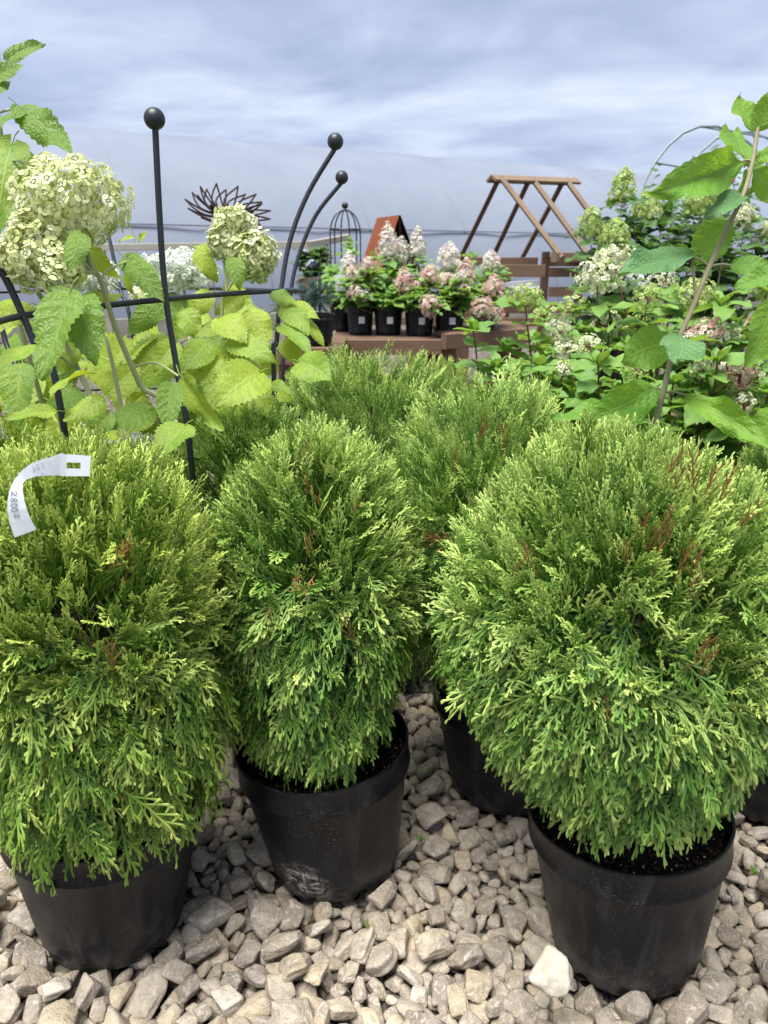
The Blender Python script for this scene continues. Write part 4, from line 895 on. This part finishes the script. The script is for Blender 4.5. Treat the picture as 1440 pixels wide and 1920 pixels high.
leg([(60, 800, 1.55), (10, 640, 1.55), (-8, 560, 1.54), (-50, 470, 1.5)], .0172)
ringp = [V(-120, 622, 1.0), V(42, 592, 1.155), V(180, 575, 1.25), V(311, 561, 1.345), V(430, 551, 1.49), V(527, 545, 1.655), V(556, 544, 1.83), V(545, 546, 2.0), V(400, 541, 2.22), V(226, 541, 2.28), V(60, 545, 2.2), V(-80, 555, 2.0)]
P_ = []
for i in range(len(ringp)):
    a, b, c, d = (ringp[(i + k) % len(ringp)] for k in (-1, 0, 1, 2))
    for k in range(6): t = k / 6; P_.append(.5 * ((2 * b) + (c - a) * t + (2 * a - 5 * b + 4 * c - d) * t * t + (3 * b - a - 3 * c + d) * t ** 3))
link('ring', MB().tube(P_ + [P_[0]], .0050, 10, False).mesh('ring'), MT['iron'], ob)
lo = [Vector((p.x, p.y, p.z - .30)) for p in P_]; link('ring', MB().tube(lo + [lo[0]], .0050, 10, False).mesh('ring'), MT['iron'], ob)

# rusty cut-metal flower on a stake
rf = thing('metal_flower', 'dark rusty cut-metal flower ornament behind the lime flower head', 'ornament', drop(V(425, 400, 2.5)))
cf = V(428, 404, 2.5); link('stake', MB().tube([drop(cf), cf], .006, 7).mesh('stake'), MT['dark_rust'], rf)
tiltm = Matrix.Rotation(rad(14), 3, 'Y') @ Matrix.Rotation(rad(24), 3, 'X')
def rfp(rho, a, h): return cf + tiltm @ Vector((rho * math.cos(a), rho * math.sin(a), h))
for ring_, (n, r0, r1, h0, h1, off_) in enumerate([(13, .035, .140, -.005, .028, 0), (9, .025, .105, .0, .062, .2)]):
    for k in range(n):
        a = 2 * math.pi * k / n + off_; da = math.pi / n * .92; mb = MB(); out_ = []
        for s in np.linspace(0, 1, 8): w = da * math.sin(math.pi * min(1, .15 + .75 * s)) * (1 - s ** 3); out_.append(rfp(r0 + (r1 - r0) * s, a - w + .10 * s + .16 * math.sin(4.2 * s), h0 + (h1 - h0) * s ** 1.6))
        back = []
        for s in np.linspace(.94, 0, 8): w = da * math.sin(math.pi * min(1, .15 + .75 * s)) * (1 - s ** 3); back.append(rfp(r0 + (r1 - r0) * s, a + w + .10 * s + .16 * math.sin(4.2 * s), h0 + (h1 - h0) * s ** 1.6))
        mb.tube(out_ + back, .0030, 5); link('petal', mb.mesh('petal'), MT['dark_rust'], rf)
link('centre', MB().ball(cf, .034, 14, 8, (1, 1, .35)).mesh('centre'), MT['dark_rust'], rf)

# ================================================================== RIGHT FOREGROUND: ONE TALL HYDRANGEA SHOOT
hr = thing('hydrangea_shoot', 'tall single pale stem with broad leaves in front at right', 'hydrangea', Vector((.50, 1.22, gz)))
d0 = 1.26
stem_obj(hr, [Vector((.47, 1.30, gz)), V(1215, 900, 1.30), V(1229, 795, 1.28), V(1244, 735, d0), V(1262, 660, d0), V(1295, 585, d0), V(1328, 505, d0), V(1362, 432, d0), V(1395, 362, d0), V(1411, 303, d0), V(1421, 240, d0), V(1428, 212, d0)], .0054, .0034, 'stem_wood', 'stem', 10)
K_, B_ = 'leaf_mac', 'leaf_mac_blue'
for i, (b, t_, d, dd, w, mt, roll, up) in enumerate([((1392, 303), (1214, 362), d0, -.10, .52, K_, .15, .12), ((1416, 246), (1387, 177), d0, .02, 1.25, K_, .3, .15), ((1418, 246), (1462, 158), d0, -.03, 1.15, K_, -.2, .15), ((1418, 300), (1480, 285), d0, -.03, 1.2, K_, 0, .3),
    ((1398, 368), (1322, 406), d0, -.05, .8, B_, .1, .75), ((1366, 412), (1304, 498), d0 + .03, .02, 1.45, K_, .1, .1), ((1300, 480), (1156, 522), d0, -.07, .68, B_, -.1, .55), ((1368, 497), (1452, 503), d0, -.02, 1.0, K_, 0, .35), ((1450, 510), (1374, 541), d0 - .05, .0, 1.0, K_, 0, .5),
    ((1274, 628), (1267, 680), d0 - .02, -.06, 1.5, B_, 0, .6), ((1258, 640), (1164, 678), d0 + .02, -.02, 1.35, K_, .2, .2), ((1226, 727), (1098, 786), d0, -.02, 1.05, K_, .1, .12), ((1284, 741), (1452, 848), d0, -.12, .45, K_, -.5, .45), ((1196, 786), (1032, 784), d0 + .06, -.05, .72, K_, 0, .7),
    ((1452, 560), (1398, 690), d0 + .1, .0, .9, K_, .2, .3), ((1460, 770), (1398, 830), d0 + .05, .0, 1.4, K_, .1, .3), ((1400, 318), (1368, 396), d0 + .06, .05, .8, K_, .5, .2), ((1410, 318), (1470, 392), d0 + .06, .05, .9, K_, -.3, .3), ((1396, 300), (1376, 246), d0 + .06, .10, 1.3, K_, .1, .2)]):
    leaf(hr, V(*b, d), V(*t_, d + dd), N(roll, up), 'mac', mt, i * 3, w)
for a, b in [((1411, 303), (1390, 303)), ((1304, 560), (1298, 480)), ((1244, 735), (1226, 727)), ((1244, 735), (1286, 741)), ((1330, 500), (1300, 481)), ((1330, 500), (1370, 497))]:
    stem_obj(hr, [V(*a, d0), V((a[0] + b[0]) / 2, (a[1] + b[1]) / 2 - 3, d0), V(*b, d0)], .0024, .0019, 'stem_wood', 'leaf_stalk', 6)

# ================================================================== PANICLE HYDRANGEAS
def panicle_shrub(name, label, cat, foot, tops, leaf_len, leaf_mt, stem_mt, seed, nodes=6, floret=.0085, heads=None, single_leaves=True, group=None, extra=None, from_=.25, nfl=52, kind='pan'):
    """stems rise from the foot to each measured top; opposite pairs of leaves on every stem; a flower head on the marked ones"""
    root = thing(name, label, cat, foot, group); r = random.Random(seed); ms = Mass()
    for ti, (tp, hd) in enumerate(tops):
        f = Vector(foot) + Vector((r.uniform(-.08, .08), r.uniform(-.06, .06), .02)); midp = f.lerp(tp, .55) + Vector((r.uniform(-.04, .04), r.uniform(-.04, .04), .03))
        o, P_ = stem_obj(root, [f, midp, tp], .0042, .0022, stem_mt, 'stem', 6)
        for k in range(nodes):
            s = from_ + (1 - from_) * (k + .6) / nodes; p = P_[min(int(s * len(P_)), len(P_) - 1)]; t = (P_[-1] - P_[-4]).normalized(); a0 = r.uniform(0, 3.14) + (k % 2) * 1.57
            ln0 = leaf_len * (1.0 if s < .8 else .8)
            for sg in (0, math.pi):
                a = a0 + sg; out_ = Vector((math.cos(a), math.sin(a), r.uniform(-.15, .45))).normalized(); ln = ln0 * r.uniform(.7, 1.15); b = p + out_ * .012; tip = b + out_ * ln + Vector((0, 0, -ln * r.uniform(0, .35)))
                nrm = Vector((-out_.x * .3 + r.uniform(-.3, .3), -out_.y * .3 + r.uniform(-.5, .1), 1))
                if single_leaves: leaf(root, b, tip, nrm, kind, leaf_mt, r.randrange(10), r.uniform(.95, 1.25))
                else: ms.add(*leaf_np(kind, r.randrange(10), b, tip, nrm, r.uniform(1, 1.3)))
        if hd:
            mt, rx, rz, cone = hd; c = Vector(tp) + Vector((0, 0, rz * .55))
            head(root, [(c, (rx, rx, rz))], mt, floret, int(nfl * rx * rz / .0016), seed * 100 + ti, False, tp, stem_mt, cone)
        else:                                                        # young leaf rosette
            for k in range(4):
                a = k * 1.57 + r.uniform(-.3, .3); q = Vector((math.cos(a) * .7, math.sin(a) * .7, .8)).normalized(); ln = leaf_len * r.uniform(.35, .55)
                if single_leaves: leaf(root, Vector(tp), Vector(tp) + q * ln, Vector((-q.x, -q.y, 1)), kind, leaf_mt, r.randrange(10), 1.1)
                else: ms.add(*leaf_np(kind, r.randrange(10), Vector(tp), Vector(tp) + q * ln, Vector((-q.x, -q.y, 1)), 1.1))
    ms.link('foliage', leaf_mt, root); return root
def T(x, y, d, hd=None): return (V(x, y, d), hd)
def hp(mt, rx, ry, d, cone=False): k = 1.12 if d > 4 else 1.08; return (mt, rx * k / FPX * d, ry * k / FPX * d, cone)
def potted(root, foot, rb, rt, h):
    Mx = Matrix.Translation(Vector(foot)); build_pot(root, Mx, rb, rt, h, n=32); build_soil(root, Mx, rt - .008, h * .86, 1, False)

f1 = V(1010, 860, 2.2); f1.z = gz
s1 = panicle_shrub('panicle_hydrangea', 'red-stemmed panicle hydrangea with lime buds just right of centre', 'hydrangea', f1,
    [T(985, 572, 2.1, hp('pet_green', 34, 24, 2.1)), T(888, 622, 2.15), T(930, 690, 2.05), T(1046, 640, 2.1, hp('pet_cream', 28, 26, 2.1)), T(1075, 585, 2.3, hp('pet_green', 26, 18, 2.3)), T(1062, 668, 2.0, hp('pet_cream', 26, 18, 2.0)), T(1010, 690, 1.95),
     T(1056, 700, 1.9, hp('pet_cream', 18, 14, 1.9)), T(950, 660, 2.2), T(965, 700, 2.1), T(1020, 600, 2.35, hp('pet_green', 22, 18, 2.35)), T(1000, 740, 1.9, hp('pet_cream', 20, 14, 1.9)),  T(1030, 720, 2.0), T(905, 700, 2.2), T(1075, 745, 1.9), T(1100, 720, 1.95), T(1000, 640, 2.25)], .105, 'leaf_pan', 'stem_red', 61, 9, .0085, from_=.42, group='panicle hydrangeas along the right side')
potted(s1, f1 + Vector((0, 0, .02)), .13, .165, .27)
f2 = V(1190, 880, 2.15); f2.z = gz
s2 = panicle_shrub('panicle_hydrangea', 'white and lime panicle hydrangea in the middle of the right side', 'hydrangea', f2,
    [T(1152, 495, 2.15, hp('pet_cream', 40, 22, 2.15)), T(1120, 535, 2.1, hp('pet_cream', 42, 30, 2.1)), T(1175, 540, 2.2, hp('pet_white', 34, 26, 2.2)), T(1212, 572, 2.0, hp('pet_green', 26, 24, 2.0)), T(1122, 685, 1.75), T(1195, 705, 1.8, hp('pet_green', 26, 20, 1.8)), T(1140, 620, 2.1, hp('pet_cream', 28, 22, 2.1)),
     T(1165, 600, 2.2), T(1185, 660, 2.0), T(1105, 655, 2.0, hp('pet_cream', 26, 18, 2.0)), T(1195, 620, 2.1, hp('pet_green', 24, 20, 2.1)), T(1240, 540, 2.3, hp('pet_cream', 26, 20, 2.3)), T(1170, 770, 1.75, hp('pet_green', 20, 14, 1.75)),  T(1130, 780, 1.8), T(1230, 690, 2.0), T(1240, 640, 2.05), T(1090, 620, 2.2), T(1215, 760, 1.8), T(1160, 740, 1.9), T(1255, 590, 2.3, hp('pet_cream', 24, 20, 2.3)), T(1262, 720, 1.9)], .108, 'leaf_pan', 'stem_red', 62, 8, .0085, from_=.42, group='panicle hydrangeas along the right side')
potted(s2, f2 + Vector((0, 0, .02)), .13, .165, .27)
f3 = V(1380, 900, 2.05); f3.z = gz
s3 = panicle_shrub('panicle_hydrangea', 'panicle hydrangea with pink-tinged cream flowers at the right edge', 'hydrangea', f3,
    [T(1300, 570, 2.2, hp('pet_green', 40, 28, 2.2)), T(1352, 574, 2.0), T(1330, 640, 2.0, hp('pet_pink', 34, 26, 2.0)), T(1345, 678, 1.8), T(1385, 715, 1.85, hp('pet_pink', 40, 30, 1.85)), T(1290, 650, 1.95, hp('pet_pink', 24, 20, 1.95)), T(1430, 620, 2.1, hp('pet_pink', 30, 22, 2.1)), T(1436, 550, 2.1, hp('pet_green', 28, 28, 2.1)),
     T(1420, 690, 1.9), T(1365, 640, 2.05, hp('pet_cream', 24, 18, 2.05)), T(1318, 700, 1.85, hp('pet_cream', 22, 16, 1.85)),  T(1310, 760, 1.85), T(1395, 770, 1.8, hp('pet_cream', 24, 22, 1.8)), T(1290, 600, 2.2), T(1380, 610, 2.15), T(1440, 740, 1.8), T(1340, 740, 1.9), T(1410, 650, 2.0)], .110, 'leaf_pan', 'stem_red', 63, 9, .0088, from_=.42, group='panicle hydrangeas along the right side')
potted(s3, f3 + Vector((0, 0, .02)), .13, .165, .27)
f4 = V(1150, 600, 3.3); f4.z = .42
s4 = panicle_shrub('panicle_hydrangea', 'tall panicle hydrangea with green cone flowers beside the A-frame', 'hydrangea', f4,
    [T(1168, 372, 3.2, hp('pet_green', 25, 34, 3.2, True)), T(1107, 440, 3.25, hp('pet_green', 26, 30, 3.25, True)), T(1152, 462, 3.15, hp('pet_green', 30, 30, 3.15, True)), T(1210, 410, 3.3, hp('pet_green', 28, 30, 3.3, True)), T(1180, 420, 3.3), T(1195, 440, 3.25), T(1160, 480, 3.1), T(1225, 500, 3.2), T(1240, 430, 3.3), T(1130, 500, 3.2), T(1215, 470, 3.1)], .14, 'leaf_dark', 'stem_wood', 64, 11, .011, from_=.35, nfl=38, group='tall shrubs on the right')
f5 = V(1330, 600, 3.4); f5.z = .42
s5 = panicle_shrub('panicle_hydrangea', 'tall dark-leaved hydrangea with lime cones behind the pale stem', 'hydrangea', f5,
    [T(1312, 395, 3.3, hp('pet_green', 32, 32, 3.3, True)), T(1345, 380, 3.4, hp('pet_green', 26, 28, 3.4, True)), T(1395, 420, 3.3, hp('pet_cream', 22, 22, 3.3, True)), T(1440, 450, 3.3, hp('pet_cream', 26, 24, 3.3, True)), T(1270, 440, 3.35), T(1360, 440, 3.2), T(1420, 480, 3.3), T(1300, 460, 3.4), T(1250, 400, 3.5), T(1400, 370, 3.5), T(1240, 480, 3.3)], .14, 'leaf_dark', 'stem_wood', 65, 11, .011, from_=.3, nfl=38, group='tall shrubs on the right')
bs = thing('display_bench', 'bench hidden behind the right hand shrubs under the black pots', 'bench', Vector((f4.x, f4.y, gz)), 'slatted timber display benches')
for k in range(4): timber(bs, 'plank', Vector((f4.x - .2, f4.y - .2 + k * .14, .39)), Vector((f5.x + .7, f5.y - .2 + k * .14, .39)), .12, .03)
for x in (f4.x - .15, f5.x + .6):
    for y in (-.2, .22): timber(bs, 'leg', Vector((x, f4.y + y, gz)), Vector((x, f4.y + y, .37)), .07, .06, 'wood_up')
potted(s4, f4 + Vector((0, 0, -.01)), .13, .165, .26); potted(s5, f5 + Vector((0, 0, -.01)), .13, .165, .26)
# small-leaved climber on the arch
cl_ = thing('climbing_rose', 'small-leaved dark climber with tiny pink flowers on the arch', 'climber', drop(V(1390, 480, 5.6)), None); rc = random.Random(9); ms = Mass()
for i in range(14):
    bx = rc.uniform(1240, 1470); top_ = V(bx + rc.uniform(-90, 20), rc.uniform(300, 420), 5.7 + rc.uniform(-.3, .4)); o, P_ = stem_obj(cl_, [drop(V(bx, 480, 5.7)), V(bx, 480, 5.7), top_], .006, .002, 'stem_wood', 'stem', 5)
    for k in range(75):
        p = P_[rc.randrange(3, len(P_))] + Vector((rc.gauss(0, .10), rc.gauss(0, .10), rc.gauss(0, .08))); a = rc.uniform(0, 6.28); q = p + Vector((math.cos(a), math.sin(a), rc.uniform(-.5, .4))) * rc.uniform(.04, .07); ms.add(*leaf_np('small', i + k, p, q, Vector((rc.uniform(-.5, .5), -.5, 1)), 1.3))
ms.link('foliage', 'leaf_dark', cl_)
m = M('magenta_petal'); MT['magenta'] = m.bsdf((0.55, 0.05, 0.14), 0.6)
for x, y in [(1371, 337), (1340, 325), (1402, 300)]:
    ms = Mass()
    for k in range(6): ms.add(FV[k][0] * .03 @ np.array(frame((rc.uniform(-1, 1), rc.uniform(-1, 1), .1), (rc.uniform(-.5, .5), -1, .4))).T + np.array(V(x, y, 5.4)), FV[k][1])
    ms.link('flower', 'magenta', cl_, None)

# ------------------------------------------------------------------ pots of pink panicle hydrangeas on the bench
def bench_plant(label, px, pw, ybot, d, tops, heads_mt, leaf_mt, seed, tagged=True, name='panicle_hydrangea', h=.175):
    foot = V(px, ybot, d); rt = pw / 2 / FPX * d
    tl = [T(*t) for t in tops]; rx_ = random.Random(seed)
    for k in range(5):                                                   # small side shoots between the big heads
        x_ = px + rx_.uniform(-34, 34); y_ = rx_.uniform(505, 590); tl.append(T(x_, y_, d + rx_.uniform(-.2, .15), hp(rx_.choice(('pet_pink', 'pet_whitepink', 'pet_cream')), rx_.uniform(8, 14), rx_.uniform(8, 13), d) if name == 'panicle_hydrangea' and k < 3 else None))
    root = panicle_shrub(name, label, 'hydrangea', foot + Vector((0, 0, h * .8)), tl, .098, leaf_mt, 'stem_wood', seed, 13, .014, single_leaves=False, from_=.05, nfl=26, group='potted hydrangeas on the bench')
    potted(root, foot, rt * .86, rt * 1.04, h)
    if tagged:
        q = foot + Vector((rt * .12, -rt * .93, h * .52)); s = .018; link('label_card', MB().bar(q - Vector((s, 0, 0)), q + Vector((s, 0, 0)), .003, .04).mesh('label_card', False), MT['card'], root)
    return root
zb = Z1 + .002
def by(px, d):                                                          # pixel row where the bench top lies at this depth
    lo_, hi_ = 500, 800
    for _ in range(40):
        md = (lo_ + hi_) / 2
        if V(px, md, d).z > zb: lo_ = md
        else: hi_ = md
    return lo_
for i, (px, pw, d, lab, tops) in enumerate([
    (676, 50, 4.72, 'pink panicle hydrangea, leftmost of the flowering pots on the bench', [(655, 515, 4.7, hp('pet_whitepink', 17, 24, 4.7, True)), (690, 512, 4.65, hp('pet_pink', 16, 18, 4.65, True)), (676, 560, 4.55, hp('pet_whitepink', 18, 10, 4.55)), (640, 560, 4.7), (705, 545, 4.7)]),
    (728, 54, 4.70, 'white panicle hydrangea in a black pot in front of the rusty roof', [(728, 480, 4.75, hp('pet_whitepink', 20, 34, 4.75, True)), (752, 490, 4.8, hp('pet_whitepink', 16, 26, 4.8, True)), (758, 545, 4.55, hp('pet_pink', 17, 24, 4.55, True)), (700, 480, 4.9), (740, 575, 4.55), (715, 560, 4.6)]),
    (786, 56, 4.66, 'cream panicle hydrangea at the middle of the bench', [(783, 480, 4.8, hp('pet_whitepink', 15, 30, 4.8, True)), (806, 528, 4.6, hp('pet_pink', 18, 18, 4.6, True)), (805, 585, 4.45, hp('pet_pink', 18, 20, 4.45)), (770, 560, 4.5), (830, 570, 4.6), (790, 555, 4.55)]),
    (842, 56, 4.66, 'pale pink panicle hydrangea, rightmost black pot on the bench', [(842, 505, 4.75, hp('pet_whitepink', 24, 28, 4.75, True)), (872, 535, 4.7, hp('pet_pink', 20, 28, 4.7, True)), (840, 535, 4.55, hp('pet_pink', 18, 14, 4.55)), (866, 575, 4.55), (820, 560, 4.6), (885, 480, 4.9)])]):
    bench_plant(lab, px, pw, by(px, d), d, tops, None, 'leaf_pan', 71 + i)
zb = Z3 + .002
bench_plant('peach and cream panicle hydrangea leaning over the bench end', 905, 50, by(905, 4.75), 4.75, [(920, 505, 4.75, hp('pet_whitepink', 18, 20, 4.75, True)), (925, 555, 4.6, hp('pet_pink', 20, 24, 4.6, True)), (905, 590, 4.5, hp('pet_pink', 20, 20, 4.5)), (930, 600, 4.55, hp('pet_pink', 16, 14, 4.55)), (890, 560, 4.7), (940, 540, 4.75)], None, 'leaf_pan', 78, False)
# assorted perennials at the left end, behind the spruce
zb = Z1 + .002
bench_plant('leafy green shrub with a tall fresh shoot below the wire dome', 642, 46, by(645, 4.95), 4.95, [(654, 452, 5.0), (640, 500, 4.9), (620, 510, 5.0), (668, 505, 4.95), (628, 545, 4.8), (650, 540, 4.8)], None, 'leaf_pan', 80, False, 'leafy_shrub')
m = M('lilac_petal'); MT['lilac'] = m.bsdf((0.42, 0.40, 0.66), 0.6)
zb = Z4 + .002
bench_plant('airy grey-green perennial with lilac flowers left of the wire dome', 590, 50, by(590, 6.2), 6.2, [(572, 480, 6.1, hp('lilac', 9, 7, 6.1)), (600, 470, 6.2), (585, 500, 6.0, hp('lilac', 9, 7, 6.0)), (615, 485, 6.2), (560, 500, 6.1, hp('lilac', 9, 7, 6.1)), (605, 510, 6.0)], None, 'leaf_dark', 81, False, 'flowering_perennial')
lc = thing('hanging_label', 'white hanging plant label among the leaves beside the spruce', 'label', V(638, 530, 4.6)); q = V(638, 530, 4.6)
link('card', MB().bar(q - Vector((0, 0, .05)), q + Vector((0, 0, .045)), .062, .002, up=(0, 1, 0)).mesh('card', False), MT['card'], lc); link('string', MB().tube([q + Vector((0, 0, .045)), q + Vector((.01, .05, .12))], .001, 4).mesh('string'), MT['card'], lc)

# blue spruce
foot = V(596, 648, 4.02); foot.z = Z2 + .002
bsr = thing('blue_spruce', 'blue-green dwarf spruce in a black pot on the short bench', 'spruce', foot); potted(bsr, foot, .072, .092, .16)
m = M('spruce_needles'); MT['spruce'] = m.bsdf(m.mix(m.noise(m.n('ShaderNodeNewGeometry').outputs['Position'], 30, 3), (0.045, 0.10, 0.085), (0.14, 0.24, 0.21)), 0.6)
rsr = np.random.RandomState(5); mbv = []; mbf = []; nn = 0; mb = MB(); cS = foot + Vector((0, 0, .255))
for k in range(75):
    d = nrmz(rsr.normal(size=3)); p = np.array(cS) + d * np.array([.115, .115, .105]) * rsr.uniform(.35, 1); g = nrmz(d + np.array([0, 0, .25])); ln = .05
    mb.tube([Vector(p - g * ln), Vector(p + g * ln * .4)], [.0022, .001], 4)
    for j in range(80):
        s = rsr.uniform(-1, .4); q = p + g * ln * s; a = nrmz(rsr.normal(size=3)); e = nrmz(a - g * (a @ g) + g * .55) * .018; w = nrmz(np.cross(e, rsr.normal(size=3))) * .0014
        mbv.append(np.array([q - w, q + w, q + e])); mbf.append(np.array([[nn, nn + 1, nn + 2]])); nn += 3
link('branches', mb.mesh('branches'), MT['bark'], bsr); link('needles', mesh_np('needles', np.vstack(mbv), np.vstack(mbf), smooth=False), MT['spruce'], bsr, kind='stuff')

# pots waiting on the ground under the bench
for i, (px, py, d) in enumerate([(705, 690, 5.3), (765, 690, 5.3), (640, 690, 5.4)]):
    g = V(px, py, d); g.z = gz + .03
    u = thing('empty_pot', ['black nursery pot in the shade under the bench, middle one', 'black nursery pot in the shade under the bench, right one', 'black nursery pot in the shade under the bench, left one'][i], 'pot', g, 'pots under the bench'); Mx = Matrix.Translation(g); build_pot(u, Mx, .1, .13, .24, n=32); build_soil(u, Mx, .122, .2, 2, False)

# little weeds between the stones
for i, (x, y, d, lab) in enumerate([(790, 1578, 1.40, 'tiny green weed leaf between the stones behind the middle pot'), (1412, 1640, 1.12, 'slender green weed blade beside the front right pot'), (800, 1450, 1.55, 'small dark weed between the back pots'), (690, 1740, 1.2, 'dry grass tuft in the gravel before the middle pot')]):
    p = V(x, y, d); w = thing('weed', lab, 'weed', p); rw_ = random.Random(i)
    for k in range(4):
        a = rw_.uniform(0, 6.28); leaf(w, p, p + Vector((math.cos(a) * .008, math.sin(a) * .008, .011)), (0, -.3, 1), 'pan', 'leaf_pan', k, .9 if i != 3 else .25)
